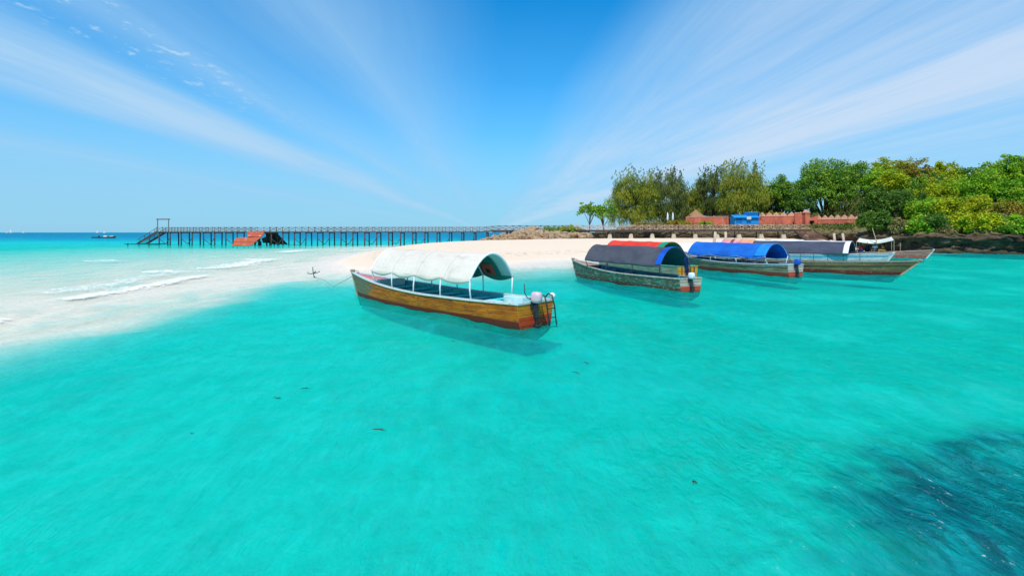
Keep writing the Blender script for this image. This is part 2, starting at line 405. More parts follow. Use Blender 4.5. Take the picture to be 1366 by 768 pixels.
r1 = ridge(t.noise(t.map(p, (1.0, .42, 1), rot=(0,0,R(66))), 2.0, 4, .55, 1.2), 5); r2 = ridge(t.noise(t.map(p, (1.0, .34, 1), rot=(0,0,R(96))), 4.6, 4, .6, .8), 6)
sx_ = t.new('ShaderNodeSeparateXYZ'); t.link(p, sx_.inputs[0])
chop = t.math('ADD', .10, t.math('MULTIPLY', t.smooth(nA, .38, .60), t.smooth(t.math('ADD', sx_.outputs[0], t.math('MULTIPLY', sx_.outputs[1], .12)), 0, 7, .15, 1.9)))
hb = t.math('ADD', t.math('MULTIPLY', b1, .6), t.math('MULTIPLY', t.math('MULTIPLY', b2, .22), t.math('ADD', .3, chop))); hb = t.math('ADD', hb, t.math('MULTIPLY', chop, t.math('ADD', t.math('MULTIPLY', r1, .55), t.math('MULTIPLY', r2, .42))))
bn = t.bump(hb, .75, .16)
t.link(t.bump(hb, .62, .24), dif.inputs['Normal'])
gl = t.new('ShaderNodeBsdfGlossy'); gl.inputs['Roughness'].default_value = .06; t.link(bn, gl.inputs['Normal'])
gl.inputs[0].default_value = (.45,.86,1,1)
fr = t.new('ShaderNodeFresnel'); fr.inputs[0].default_value = 1.33; t.link(bn, fr.inputs['Normal'])
fac = t.math('MULTIPLY', t.math('MINIMUM', fr.outputs[0], .34), t.math('MULTIPLY', t.math('SUBTRACT', 1.0, fmask), t.smooth(dp, .0, .5, .10, .46)))
tr = t.new('ShaderNodeBsdfTransparent')
al = t.math('MULTIPLY', t.smooth(t.math('ADD', dp, t.math('MULTIPLY', sv, .6)), -.02, .24), t.math('SUBTRACT', 1.0, t.math('MULTIPLY', t.smooth(dp, 2.4, 3.1, 1, 0), .60)))
al = t.math('MAXIMUM', t.math('MAXIMUM', al, fmask), t.math('MULTIPLY', wd_, .95))
t.link(t.ramp(t.math('DIVIDE', dp, 3), [(0, (1,1,1)), (.08, (.85,1,.98)), (.28, (.25,.95,.88)), (.5, (.0,.97,.88))]), tr.inputs[0])
ms0 = t.new('ShaderNodeMixShader'); t.link(al, ms0.inputs[0]); t.link(tr.outputs[0], ms0.inputs[1]); t.link(dif.outputs[0], ms0.inputs[2])
ms = t.new('ShaderNodeMixShader'); t.link(fac, ms.inputs[0]); t.link(ms0.outputs[0], ms.inputs[1]); t.link(gl.outputs[0], ms.inputs[2])
t.link(ms.outputs[0], t.n['Material Output'].inputs[0])
bub = np.where(near, np.clip(weed*1.1, 0, 1)*sstep(6.6-Y, 0, 1.2) + .9*np.exp(-((X-2.25)/.28)**2-((Y-4.22)/.18)**2)+.6*np.exp(-((X-2.9)/.5)**2-((Y-4.25)/.2)**2), 0)
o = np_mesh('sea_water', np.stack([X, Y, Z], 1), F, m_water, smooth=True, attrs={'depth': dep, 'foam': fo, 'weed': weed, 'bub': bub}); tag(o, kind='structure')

# ------------------------------------------------------------------ hull paint: planks, peeling, antifouling
def hull_mat(name, c1, c2, wear, low, boot=.2, wear_amt=.55, bow=None, bowx=7.5, plank=(.05,.03,.02)):
    m, t, b = new_mat(name); ob = t.obj(); s_ = t.new('ShaderNodeSeparateXYZ'); t.link(ob, s_.inputs[0])
    x, z = s_.outputs[0], s_.outputs[2]; q_ = t.attr('strake')
    n1 = t.noise(t.map(ob, (.7, .7, 5)), 1.6, 6, .6); n2 = t.noise(t.map(ob, (2.2, 2.2, 9), loc=(3,1,2)), 2.0, 9, .72); n3 = t.noise(ob, 22, 5, .7)
    c = t.mix(t.smooth(n1, .40, .60), c1, c2)
    row = t.new('ShaderNodeTexWhiteNoise', noise_dimensions='1D'); t.link(t.math('FLOOR', t.math('MULTIPLY', q_, 7.0)), row.inputs['W'])
    c = t.mix(t.math('MULTIPLY', row.outputs[0], .35), c, tuple(k*.55 for k in c1))
    if bow:
        bx = t.smooth(t.math('ADD', x, t.math('MULTIPLY', t.math('SUBTRACT', n1, .5), 3.5)), bowx-.4, bowx+.5)
        c = t.mix(bx, c, t.mix(n2, bow, tuple(k*.5 for k in bow)))
    lowc = t.mix(n2, low, tuple(k*.55 for k in low))
    c = t.mix(t.smooth(t.math('ADD', z, t.math('MULTIPLY', t.math('SUBTRACT', n1, .5), .10)), boot-.015, boot+.015), lowc, c)
    wv = t.math('ADD', n2, t.math('MULTIPLY', t.math('SUBTRACT', n3, .5), .22))
    c = t.mix(t.math('MULTIPLY', t.smooth(wv, wear_amt, wear_amt+.07), .9), c, wear)
    scum = t.math('MULTIPLY', t.smooth(z, .10, .02), t.smooth(n3, .35, .6))
    c = t.mix(t.math('MULTIPLY', scum, .7), c, (.03,.035,.02))
    fr_ = t.math('FRACT', t.math('MULTIPLY', q_, 7.0)); ln = t.math('ABSOLUTE', t.math('SUBTRACT', fr_, .5))
    seam = t.math('MULTIPLY', t.smooth(ln, .44, .49), t.smooth(n1, .3, .5, .35, .95))
    c = t.mix(seam, c, plank)
    t.link(c, b.inputs['Base Color']); b.inputs['Roughness'].default_value = .72; b.inputs['Specular IOR Level'].default_value = .18
    h = t.math('SUBTRACT', t.math('MULTIPLY', n2, .5), seam); t.link(t.bump(h, .6, .02), b.inputs['Normal'])
    return m
def cloth_mat(name, col, col2=None, rough=.85, tr=.0, fold=.35):
    m, t, b = new_mat(name); ob = t.obj()
    n1 = t.noise(t.map(ob, (.5, 1.2, 1.2)), 1.4, 5, .6); n2 = t.noise(ob, 9, 6, .65); n3 = t.noise(t.map(ob, (3.0,.5,.5), rot=(0,0,R(25))), 1.8, 4, .6)
    c = t.mix(t.smooth(n1, .35, .65), col, col2 or tuple(k*.85 for k in col))
    c = t.mix(t.smooth(n2, .60, .74, 0, .30), c, tuple(k*.55 for k in col))
    so = t.new('ShaderNodeSeparateXYZ'); t.link(ob, so.inputs[0]); fx = t.math('ABSOLUTE', t.math('SUBTRACT', t.math('FRACT', t.math('MULTIPLY', so.outputs[0], .62)), .5))
    c = t.mix(t.smooth(fx, .484, .496, 0, .45), c, tuple(k*.45 for k in col))
    st_ = t.noise(t.map(ob, (.8, 2.5, .6), loc=(4,2,9)), 1.5, 8, .7); c = t.mix(t.smooth(st_, .52, .72, 0, .45), c, tuple(k*.50+.02 for k in col))
    t.link(c, b.inputs['Base Color']); b.inputs['Roughness'].default_value = rough; b.inputs['Specular IOR Level'].default_value = .12
    t.link(t.bump(t.math('ADD', n3, t.math('MULTIPLY', n2, .12)), fold, .06), b.inputs['Normal'])
    return m
M_white = mat('white_paint', (.62,.62,.60), (.50,.51,.50), .45, 9, dirt=((.35,.27,.2), .60))
M_pole = mat('white_pole_paint', (.80,.80,.80), (.68,.69,.70), .4, 14, dirt=((.30,.22,.15), .66))
M_black = mat('black_steel', (.018,.018,.022), (.03,.03,.035), .45, 12)
M_darkpole = mat('dark_pole_steel', (.05,.05,.06), (.09,.07,.06), .5, 12)
M_rope = mat('old_rope', (.42,.37,.27), (.25,.21,.15), .9, 40)
M_redwood = mat('faded_red_deck', (.62,.22,.22), (.45,.13,.12), .75, 3, (1,6,1), dirt=((.55,.45,.40), .56))
M_engine = mat('black_engine', (.012,.014,.02), (.03,.03,.04), .35, 8, spec=.5)

def smooth01(a): a = min(1, max(0, a)); return a*a*(3-2*a)
class Hull:
    def __init__(s, L, bm, tb, fs, fm, fb, rake, zk=-.45):
        s.L, s.bm, s.tb, s.fs, s.fm, s.fb, s.rake, s.zk = L, bm, tb, fs, fm, fb, rake, zk
    def half(s, t):
        if t < .38: return s.tb+(s.bm-s.tb)*math.sin(t/.38*math.pi/2)
        return s.bm*(1-max(0, (t-.38)/.62)**2.3)+.035
    def zs(s, t):
        return s.fm+(s.fs-s.fm)*max(0, 1-t/.45)**2+(s.fb-s.fm)*max(0, (t-.35)/.65)**2
    def x(s, t, z):
        return t*s.L+s.rake*max(0, (t-.55)/.45)**2*(z/s.fb if z > 0 else z*.6)
    def sec(s, t, q_, inset=0):            # q 0 gunwale .. 1 keel
        z = s.zs(t)+(s.zk-s.zs(t))*q_
        k = 1-.20*q_-.10*q_*q_ if q_ < .78 else (1-.20*.78-.10*.61)*(1-((q_-.78)/.22)**1.3)
        return max(.012, s.half(t)*k+.0-inset), z
def build_hull(root, H, side, inner, ribs=True, label=None):
    mb = MB(); N, K = 30, 12; strake = []
    ts = [i/N for i in range(N+1)]
    for sgn in (1, -1):
        P = [[(H.x(t, H.sec(t, k/K)[1]), H.sec(t, k/K)[0]*sgn, H.sec(t, k/K)[1]) for k in range(K+1)] for t in ts]
        mb.grid(P, 0, flip=(sgn > 0)); strake += [k/K for t in ts for k in range(K+1)]
        # inner skin down to the floor
        Pi = []
        for t in ts[:-1]:
            row = []
            for k in range(7):
                z = H.zs(t)+(.13-H.zs(t))*k/6; q_ = (H.zs(t)-z)/(H.zs(t)-H.zk)
                y, _ = H.sec(t, q_, .05); row.append((H.x(t, z) if t > 0 else .05, y*sgn, z))
            row.append((row[-1][0], 0, .13)); Pi.append(row)
        mb.grid(Pi, 1, flip=(sgn < 0)); strake += [.5]*(len(Pi)*8)
        if ribs:
            n = int(H.L/.55)
            for j in range(1, n):
                t = j/n*.93
                pts = []
                for k in range(4):
                    z = H.zs(t)-.03+(.13-H.zs(t)+.03)*k/3; q_ = (H.zs(t)-z)/(H.zs(t)-H.zk); y, _ = H.sec(t, q_, .07); pts.append((H.x(t, z), y*sgn, z))
                b0 = len(mb.v)
                for a_, b_ in zip(pts, pts[1:]): mb.beam(a_, b_, .05, .05, 1)
                strake += [.5]*(len(mb.v)-b0)
    b0 = len(mb.v)      # inner face of the transom
    y, z = H.half(0)-.05, H.zs(0); y2 = H.sec(0, (z-.13)/(z-H.zk), .05)[0]
    mb.add([(.05, -y, z), (.05, y, z), (.05, y2, .13), (.05, -y2, .13)], [(0,1,2,3)], 1)
    strake += [.5]*(len(mb.v)-b0)
    mb.a['strake'] = strake
    return mb.build('hull', [side, inner], root, smooth=False, label=label)
def build_transom(root, H, m, label=None):
    mb = MB(); K = 12
    L_ = [(H.sec(0, k/K)[0]+.004, H.sec(0, k/K)[1]) for k in range(K+1)]
    poly = L_+[(-y, z) for y, z in reversed(L_)]
    M_ = Matrix(((0,0,1),(1,0,0),(0,1,0)))
    mb.prism(poly, -.035, -.002, 0, M_)
    mb.a['strake'] = [(H.zs(0)-v[2])/(H.zs(0)-H.zk) for v in mb.v]
    return mb.build('transom', m, root, label=label)
def build_gunwale(root, H, m, w_=.085, h_=.04):
    mb = MB(); N = 36
    for sgn in (1, -1):
        P = []
        for i in range(N+1):
            t = i/N; y = H.half(t); z = H.zs(t); x = H.x(t, z)
            P.append([(x, sgn*(y+.022), z-.012), (x, sgn*(y+.022), z+h_), (x, sgn*max(0.0, y-w_), z+h_), (x, sgn*max(0.0, y-w_), z-.012), (x, sgn*(y+.022), z-.012)])
        mb.grid(P, 0, flip=(sgn < 0))
    z = H.zs(0); mb.box((.0, 0, z+.012), (.11, 2*H.tb+.04, .056))
    return mb.build('gunwale', m, root)
def canopy_pt(C, H, u, a):                 # u along 0..1, a 0..1 across
    t = C['s0']+(C['s1']-C['s0'])*u; w_ = C['w']*(.95+.05*math.sin(math.pi*min(1, u+.2)))
    th_ = math.pi*a; nb = C.get('bays', 3); pw = C.get('pw', 2.5); fr_ = (u*nb) % 1.0; sag = math.sin(math.pi*fr_)
    ca, sa = math.cos(th_), math.sin(th_)
    y = w_*ca; pk = max(0, 1-abs(ca)*1.3)*.05; rr0 = 1-abs(ca)**pw
    z = C['ze']+(C['za']-C['ze'])*rr0+pk-.014*sag*sa-.012*sag
    return Vector((t*H.L, y, z))
def build_canopy(root, H, C):
    mb = MB(); NU, NV = 48, 30; nb = C.get('bays', 3)
    lift = C.get('lift', 0)
    P = []; Pi = []
    rs = random.Random(int(H.L*100))
    for i in range(NU+1):
        u = i/NU; row = []; rin = []; sag = math.sin(math.pi*((u*nb) % 1.0)) if i not in (0, NU) else 0
        hem = C.get('hem', .06)+C.get('scallop', .10)*sag
        for j in range(-2, NV+3):
            a = min(1, max(0, j/NV)); p_ = canopy_pt(C, H, u, a)
            if j < 0: p_ += Vector((0, .01*sag+.012*math.sin(u*40), -hem*(-j)/2))
            if j > NV: p_ += Vector((0, -.01*sag, -hem*(j-NV)/2))
            k = .020*mnoise.noise(Vector((u*14, a*5, H.L)))+.016*abs(mnoise.noise(Vector((u*22+a*9, a*3, 3))))-.010*abs(mnoise.noise(Vector((u*30-a*12, a*4, 8))))
            c_ = Vector((0, p_.y, p_.z-C['ze']+.3)).normalized(); p_ += c_*k; p_.z += lift*u
            row.append(p_); rin.append(p_-c_*.014)
        P.append(row); Pi.append(rin)
    mb.grid(P, 0, flip=False); mb.grid(Pi, 1, flip=True)
    n, m_ = len(P), len(P[0]); off = n*m_; fs = []
    for i in range(n-1):
        fs += [(i*m_, i*m_+off, (i+1)*m_+off, (i+1)*m_), (i*m_+m_-1, (i+1)*m_+m_-1, (i+1)*m_+m_-1+off, i*m_+m_-1+off)]
    for j in range(m_-1):
        fs += [(j, j+1, j+1+off, j+off), ((n-1)*m_+j, (n-1)*m_+j+off, (n-1)*m_+j+1+off, (n-1)*m_+j+1)]
    mb.f += fs; mb.m += [0]*len(fs)
    can = mb.build('canopy', [C['mo'], C['mi']], root, smooth=True)
    for (u0, u1, m) in C.get('bands', []):        # differently coloured end cloths
        bb = MB(); Q = []
        for i in range(7):
            u = u0+(u1-u0)*i/6; Q.append([canopy_pt(C, H, u, j/24)+Vector((0, 0, .012+lift*u))+Vector((0, canopy_pt(C,H,u,j/24).y*.012, 0)) for j in range(25)])
        bb.grid(Q, 0); b_ = bb.build('canopy_band', m, can, smooth=True)
        sm = b_.modifiers.new('thick', 'SOLIDIFY'); sm.thickness = .012
    if C.get('rope'):
        rp = MB()
        for a in (0, 1):
            sg = 1 if a == 0 else -1; pts = []
            for i in range(NU*2+1):
                u = i/(NU*2); sag = math.sin(math.pi*((u*nb) % 1.0)); p_ = canopy_pt(C, H, u, a); pts.append(p_+Vector((0, sg*.02, -.05-.13*sag+lift*u)))
            rp.tube(pts, .008, 5)
        rp.build('hem_rope', C['rope'], can)
    # poles and hoops
    for i in range(nb+1):
        u = min(.995, max(.005, i/nb)); t = C['s0']+(C['s1']-C['s0'])*u
        hp = MB(); r = C.get('hr', .022)
        pts = [canopy_pt(C, H, u, a/20) for a in range(21)]; pts = [Vector((p_.x, p_.y*(.97 if 0 < i < nb else 1.0), p_.z-(.055 if 0 < i < nb else .012)+lift*u)) for p_ in pts]
        hp.tube(pts, r*(1.5 if i in (0, nb) and C.get('fat') else 1), 8); hp.build('canopy_hoop', C['mp'], root, smooth=True)
        for a, sg in ((0, 1), (1, -1)):
            p1 = canopy_pt(C, H, u, a)+Vector((0, 0, lift*u)); p1.y *= .97 if 0 < i < nb else 1.0; p0 = Vector((p1.x, sg*(H.half(t)-.04), H.zs(t)-.02))
            pm_ = (p0+p1)/2+Vector((.01, sg*.015, 0))
            MB().tube([p0, pm_, p1], r, 8).build('pole', C['mp'], root, smooth=True)
    return can
def outboard(root, H, yoff, mc, mk=None, s=1.0, tilt=0.0, label=None):
    M_ = Matrix.Translation((-.10, yoff, H.zs(0)+.02)) @ Matrix.Rotation(R(tilt), 4, 'Y') @ Matrix.Scale(s, 4)
    e = empty('outboard_motor', (0,0,0)) if False else None
    # midsection is the part, cowl etc. its sub-parts
    mid = MB(); mid.box((-.10, 0, -.28), (.15, .12, .62), taper=.9); mid.box((-.11, 0, -.68), (.10, .07, .42), taper=1.2)
    mid.box((-.16, 0, -.50), (.26, .16, .025)); mid.tube([(-.22,0,-.82),(-.10,0,-.82),(.06,0,-.83)], [.045,.055,.02], 10)
    mid.box((.03, 0, -.10), (.12, .22, .26)); mid.box((.10, 0, -.04), (.03, .24, .14))
    o_ = mid.build('outboard_motor', M_engine, root, bevel=.012, label=label); o_.matrix_local = M_
    cw = MB(); Q = []
    prof = [(.0, .72), (.04, .92), (.12, 1.0), (.24, 1.0), (.32, .93), (.37, .74), (.385, .35)]
    for z, k in prof:
        Q.append([(-.12+.22*k*math.copysign(abs(math.cos(a_))**.6, math.cos(a_))*(1 if math.cos(a_) < 0 else .85), .145*k*math.copysign(abs(math.sin(a_))**.6, math.sin(a_)), z) for a_ in [2*math.pi*j/20 for j in range(21)]])
    cw.grid(Q, 0); cw.add(Q[-1][:-1], [tuple(range(20))]); cw.add(Q[0][:-1], [tuple(reversed(range(20)))])
    cw.build('engine_cowl', mc, o_, smooth=True)
    tl = MB(); tl.tube([(.08,0,.08),(.30,.02,.14),(.42,.03,.30),(.44,.03,.62)], [.022,.02,.018,.02], 8); tl.build('tiller_handle', M_engine, o_, smooth=True)
    pr = MB()
    for k in range(3):
        a_ = 2*math.pi*k/3+.4; c_ = Vector((-.25, math.cos(a_)*.09, -.82+math.sin(a_)*.09))
        pr.box(c_, (.015, .12, .06), rot=Matrix.Rotation(a_, 3, 'X') @ Matrix.Rotation(.5, 3, 'Y'))
    pr.build('propeller', M_engine, o_)
    return o_
def seats(root, H, ts, m, z=.08, w_=.28):
    for t in ts:
        zz_ = H.zs(t)-.20+z; y = H.sec(t, (H.zs(t)-zz_)/(H.zs(t)-H.zk), .055)[0]
        MB().box((t*H.L, 0, zz_), (w_, 2*y, .035)).build('seat', m, root)
def deck(root, H, t0, t1, m, name, dz=.03):
    P = []
    for i in range(11):
        t = t0+(t1-t0)*i/10; y = max(.012, H.half(t)-.05); z = H.zs(t)-dz
        P.append([(H.x(t, z), y*k, z+.02*(1-k*k)) for k in (-1,-.5,0,.5,1)])
    mb = MB().grid(P, 0, flip=True); y = P[0][-1][1]; x0 = P[0][0][0]; z = P[0][0][2]; 
    if t0 > .2: mb.box((x0+.01, 0, z-.12), (.03, 2*y*.84, .26))
    else: mb.box((P[-1][0][0]-.01, 0, P[-1][0][2]-.12), (.03, 2*P[-1][-1][1]*.84, .26))
    return mb.build(name, m, root)
def stem(root, H, m, rope=True):
    z = H.zs(1); x = H.x(1, z); mb = MB()
    mb.beam((H.x(1, -.2)+.0, 0, -.2), (x+.02, 0, z+.06), .09, .10); mb.box((x-.03, 0, z+.06), (.16, .12, .12))
    o_ = mb.build('stem_post', m, root, bevel=.01)
    if rope:
        rp = MB()
        for k in range(4):
            c_ = Vector((x-.03, 0, z+.05+.022*k)); rp.tube([c_+Vector((math.cos(a_)*.12, math.sin(a_)*.09, .01*math.sin(a_*3+k))) for a_ in [2*math.pi*j/14 for j in range(15)]], .014, 5, cap=False)
        rp.tube([(x-.1,.08,z+.08),(x-.35,.05,z+.10),(x-.5,-.06,z+.05),(x-.25,-.1,z+.07)], .016, 5)
        rp.build('rope_coil', M_rope, o_)
    return o_
def boat_root(stern, bow, **kw):
    (x0, y0), (x1, y1) = stern, bow
    return empty('wooden_boat', (x0, y0, 0), math.atan2(y1-y0, x1-x0), **kw), math.hypot(x1-x0, y1-y0)
def strakes(root, H, m, q_=.06, w_=.03, name='rubbing_strake'):
    mb = MB(); N = 30
    for sgn in (1, -1):
        P = []
        for i in range(N+1):
            t = i/N*.985; y, z = H.sec(t, q_); y2, z2 = H.sec(t, q_+.05); x = H.x(t, z); x2 = H.x(t, z2)
            P.append([(x, sgn*y, z), (x, sgn*(y+w_), z-.005), (x2, sgn*(y2+w_), z2+.005), (x2, sgn*y2, z2)])
        mb.grid(P, 0, flip=(sgn < 0))
    return mb.build(name, m, root)

# ================================================================== BOATS
# 1 mustard boat with the cream canopy
root, L = boat_root(W(714,434), W(478,393), label='mustard yellow wooden boat with a cream canopy, nearest to the camera', cat='boat', group='moored tour boats')
boat1 = root
H = Hull(L, 1.02, .80, .70, .64, .98, .55)
m_h1 = hull_mat('mustard_planks', (.66,.175,.010), (.38,.090,.008), (.075,.035,.018), (.20,.030,.018), .17, .555, bow=(.22,.21,.11), bowx=8.6)
m_h1t = hull_mat('orange_transom_planks', (.72,.25,.02), (.60,.17,.015), (.20,.10,.04), (.72,.07,.02), .30, .64)
m_in1 = mat('teal_interior_paint', (.05,.56,.58), (.09,.64,.64), .6, 5, (1,4,4), dirt=((.10,.12,.10), .60))
m_pale = mat('pale_aqua_paint', (.50,.72,.70), (.36,.60,.60), .5, 4, dirt=((.40,.32,.25), .62))
build_hull(root, H, m_h1, m_in1); build_transom(root, H, m_h1t); build_gunwale(root, H, M_white)
deck(root, H, .76, .985, M_redwood, 'bow_deck', .035); deck(root, H, .01, .145, m_pale, 'stern_deck', .20)
stem(root, H, mat('faded_stem_wood', (.34,.30,.2), (.2,.16,.1))); seats(root, H, [.20,.28,.36,.44,.52,.60,.68], m_in1)
for sgn in (1, -1):       # side benches and lockers of the cockpit
    P_ = [[(t*H.L, sgn*(H.half(t)-.07-.28*k), H.zs(t)-.16) for k in (0, 1)] for t in (.15, .25, .35, .45, .55, .65, .72)]
    mb = MB().grid(P_, 0, flip=(sgn > 0)); o_ = mb.build('side_bench', m_in1, root); sm = o_.modifiers.new('t', 'SOLIDIFY'); sm.thickness = .03
MB().box((1.25, -.48, H.zs(.1)-.08), (.85, .38, .26)).build('stern_locker', m_pale, root, bevel=.015)
MB().box((1.30, .50, H.zs(.1)-.10), (.60, .30, .20)).build('stern_locker', m_pale, root, bevel=.015)
MB().box((8.05, 0, H.zs(.74)-.02), (.30, 1.2, .30)).build('bow_locker', m_pale, root, bevel=.015)
m_c1 = cloth_mat('cream_canvas', (.66,.585,.50), (.60,.53,.45), fold=.6); m_c1i = cloth_mat('green_lining', (.02,.17,.13), (.03,.22,.17))
C1 = dict(pw=2.25, s0=.175, s1=.745, w=.97, ze=1.32, za=2.08, bays=4, mo=m_c1, mi=m_c1i, mp=M_pole, hem=.05, scallop=.12, rope=mat('hem_tape', (.30,.36,.30), (.4,.3,.2), .9, 12), fat=True, hr=.026)
can = build_canopy(root, H, C1)
m_rp = cloth_mat('red_patch_cloth', (.70,.10,.07)); m_wp = cloth_mat('pale_lining_cloth', (.46,.62,.58))
def lining(u0, u1, a0, a1, m, name, r=.035, lo=0):
    Q = []
    for i in range(7):
        row = []
        for j in range(9):
            p_ = canopy_pt(C1, H, u0+(u1-u0)*i/6, a0+(a1-a0)*j/8); c_ = Vector((0, p_.y, p_.z-1.1)).normalized(); row.append(p_-c_*r)
        Q.append(row)
    o_ = MB().grid(Q, 0).build(name, m, can, smooth=True); sm = o_.modifiers.new('t', 'SOLIDIFY'); sm.thickness = .004
lining(.13, .24, .74, .98, m_rp, 'lining_patch'); lining(.0, .09, .45, 1.0, m_wp, 'lining_flap')
lining(.17, .20, .83, .91, mat('patch_mark', (.02,.03,.02)), 'patch_mark', .048)
outboard(root, H, .17, mat('faded_pink_cowl', (.66,.47,.50), (.56,.38,.42), .5, 6, dirt=((.8,.75,.75), .6)), s=.84, label='outboard motor with a faded pink grey cowl')
ld = MB()
for y in (-.32, -.66):
    ld.tube([(.20,y,H.zs(0)+.05),(.06,y,H.zs(0)+.20),(-.10,y,H.zs(0)+.17),(-.20,y,H.zs(0)-.15),(-.26,y,.10),(-.30,y,-.10)], .022, 6)
for k in range(3): ld.tube([(-.20-.04*k, -.32, .48-.27*k), (-.20-.04*k, -.66, .48-.27*k)], .015, 6)
ld.tube([(-.12,-.15,H.zs(0)-.1),(-.2,-.17,.3),(-.2,-.3,.05)], .012, 5)
ld.build('boarding_ladder', M_black, root, smooth=True)
MB().blob((.02, -.80, H.zs(0)+.12), (.11,.11,.10), amp=.02).build('mooring_buoy', M_pole, root, smooth=True)
cr = MB(); cr.tube([(.02,.74,H.zs(0)-.04),(-.02,.70,.35),(-.02,.60,.05)], .010, 5); cr.build('hanging_chain', M_rope, root)

def side_items(): pass
# 2 green boat with a dark grey canopy
root, L = boat_root(W(921,388.5), W(769,367), label='weathered green wooden boat with a dark grey canopy, right of the mustard boat', cat='boat', group='moored tour boats')
H = Hull(L, 1.0, .68, .60, .58, .98, .45)
m_h = hull_mat('peeling_green_planks', (.05,.17,.11), (.10,.075,.045), (.40,.42,.34), (.19,.050,.032), .15, .535, plank=(.03,.04,.03))
m_ht = hull_mat('cream_transom_planks', (.60,.50,.42), (.45,.33,.24), (.18,.10,.06), (.70,.10,.05), .24, .60)
m_in = mat('turquoise_interior', (.02,.22,.30), (.05,.33,.40), .6, 5, (1,4,4), dirt=((.15,.2,.2), .6))
build_hull(root, H, m_h, m_in); build_transom(root, H, m_ht); build_gunwale(root, H, mat('worn_cream_rail', (.55,.50,.42), (.32,.28,.22), .7, 9))
deck(root, H, .80, .985, mat('weathered_deck', (.40,.24,.20), (.28,.18,.14), .8, 5), 'bow_deck'); deck(root, H, .01, .09, m_pale, 'stern_deck', .12)
stem(root, H, mat('weathered_stem', (.30,.17,.12))); seats(root, H, [.18,.30,.42,.54,.66], m_in)
C = dict(s0=.10, s1=.765, w=.95, ze=1.22, za=2.02, bays=3, mo=cloth_mat('charcoal_tarpaulin', (.085,.085,.105), (.060,.062,.082), fold=.25), mi=cloth_mat('teal_lining', (.02,.12,.14)), mp=M_darkpole, hem=.10, scallop=.03, hr=.02)
C['bands'] = [(0, .06, cloth_mat('blue_tarpaulin', (.01,.11,.55), (.01,.07,.38)))]
can = build_canopy(root, H, C)
fl = MB(); cp = canopy_pt(C, H, 0, .93)
fl.grid([[(cp.x-.02-.05*math.sin(j*2+i), cp.y+.12+.16*i/3+.03*math.sin(j*1.3), 1.62-.17*j) for j in range(6)] for i in range(4)])
o_ = fl.build('loose_flap', cloth_mat('navy_flap', (.008,.03,.12)), can, smooth=True); o_.modifiers.new('t', 'SOLIDIFY').thickness = .01
outboard(root, H, .12, mat('white_cowl', (.75,.75,.80), (.66,.66,.72), .35, 8), s=.76, label='outboard motor with a white cowl')
rp = MB(); rp.tube([(H.x(.97,.8), .1, .85), (H.x(1,.4)+.1, .06, .45), (H.x(1,.1)+.3, .1, .0)], .012, 5); rp.build('bow_line', M_rope, root)

# 3 boat with red and green canopy
root, L = boat_root(W(917,370.5), W(800,354), label='wooden boat with a red and green canopy, partly hidden behind the dark grey canopy', cat='boat', group='moored tour boats')
H = Hull(L, 1.05, .72, .72, .66, 1.0, .5)
m_h = hull_mat('cream_green_planks', (.42,.42,.30), (.22,.26,.17), (.12,.12,.09), (.16,.04,.03), .15, .56)
m_ht = hull_mat('orange_striped_transom', (.75,.36,.03), (.60,.22,.02), (.14,.06,.03), (.5,.22,.03), .05, .56)
m_in = mat('green_interior', (.03,.33,.22), (.05,.42,.30), .6, 5)
build_hull(root, H, m_h, m_in); build_transom(root, H, m_ht); build_gunwale(root, H, mat('green_rail', (.10,.45,.33), (.08,.32,.24), .6, 9))
deck(root, H, .80, .985, m_in, 'bow_deck'); deck(root, H, .01, .12, m_in, 'stern_deck', .06); stem(root, H, M_white, False); seats(root, H, [.2,.35,.5,.65], m_in)
m_grn = cloth_mat('green_tarpaulin', (.01,.28,.15), (.01,.20,.11))
C = dict(s0=.13, s1=.78, w=1.0, ze=1.30, za=2.12, bays=3, mo=cloth_mat('red_tarpaulin', (.78,.06,.035), (.66,.04,.03)), mi=m_grn, mp=M_darkpole, hem=.10, scallop=.04, bands=[(0, .10, m_grn)])
build_canopy(root, H, C); outboard(root, H, .15, M_engine, s=.9, label='outboard motor with a black cowl')
for y in (-.45,-.2,.42): MB().box((-.045, y, .42), (.03, .05, .5)).build('transom_batten', mat('dark_batten', (.06,.035,.02)), root)

# 4 grey-green boat, blue canopy
root, L = boat_root(W(1061,369), W(905,355.5), label='grey green wooden boat with a bright blue tarpaulin canopy', cat='boat', group='moored tour boats')
H = Hull(L, 1.08, .72, .76, .68, 1.02, .5)
m_h = hull_mat('grey_green_planks', (.29,.25,.16), (.15,.13,.075), (.36,.34,.26), (.30,.055,.035), .24, .60)
m_ht = hull_mat('pink_transom_planks', (.62,.48,.42), (.50,.36,.30), (.25,.14,.1), (.70,.10,.06), .30, .62)
m_in = mat('blue_interior', (.01,.10,.38), (.02,.16,.48), .6, 5, (1,3,3)); m_lb = mat('sky_blue_paint', (.06,.36,.68), (.05,.28,.55), .5, 5)
build_hull(root, H, m_h, m_in); build_transom(root, H, m_ht); build_gunwale(root, H, mat('pale_blue_rail', (.50,.62,.68), (.35,.45,.5), .6, 9))
strakes(root, H, mat('grey_strake', (.32,.30,.24), (.2,.18,.13), .8, 9), .07)
deck(root, H, .80, .985, mat('worn_brown_deck', (.25,.15,.10), (.17,.1,.07), .8, 5), 'bow_deck'); deck(root, H, .01, .16, m_lb, 'stern_deck', .05); stem(root, H, mat('weathered_stem', (.30,.17,.12)))
seats(root, H, [.22,.34,.46,.58,.70], m_grn)
m_blue = cloth_mat('bright_blue_tarpaulin', (.015,.14,.54), (.012,.10,.42), fold=.5)
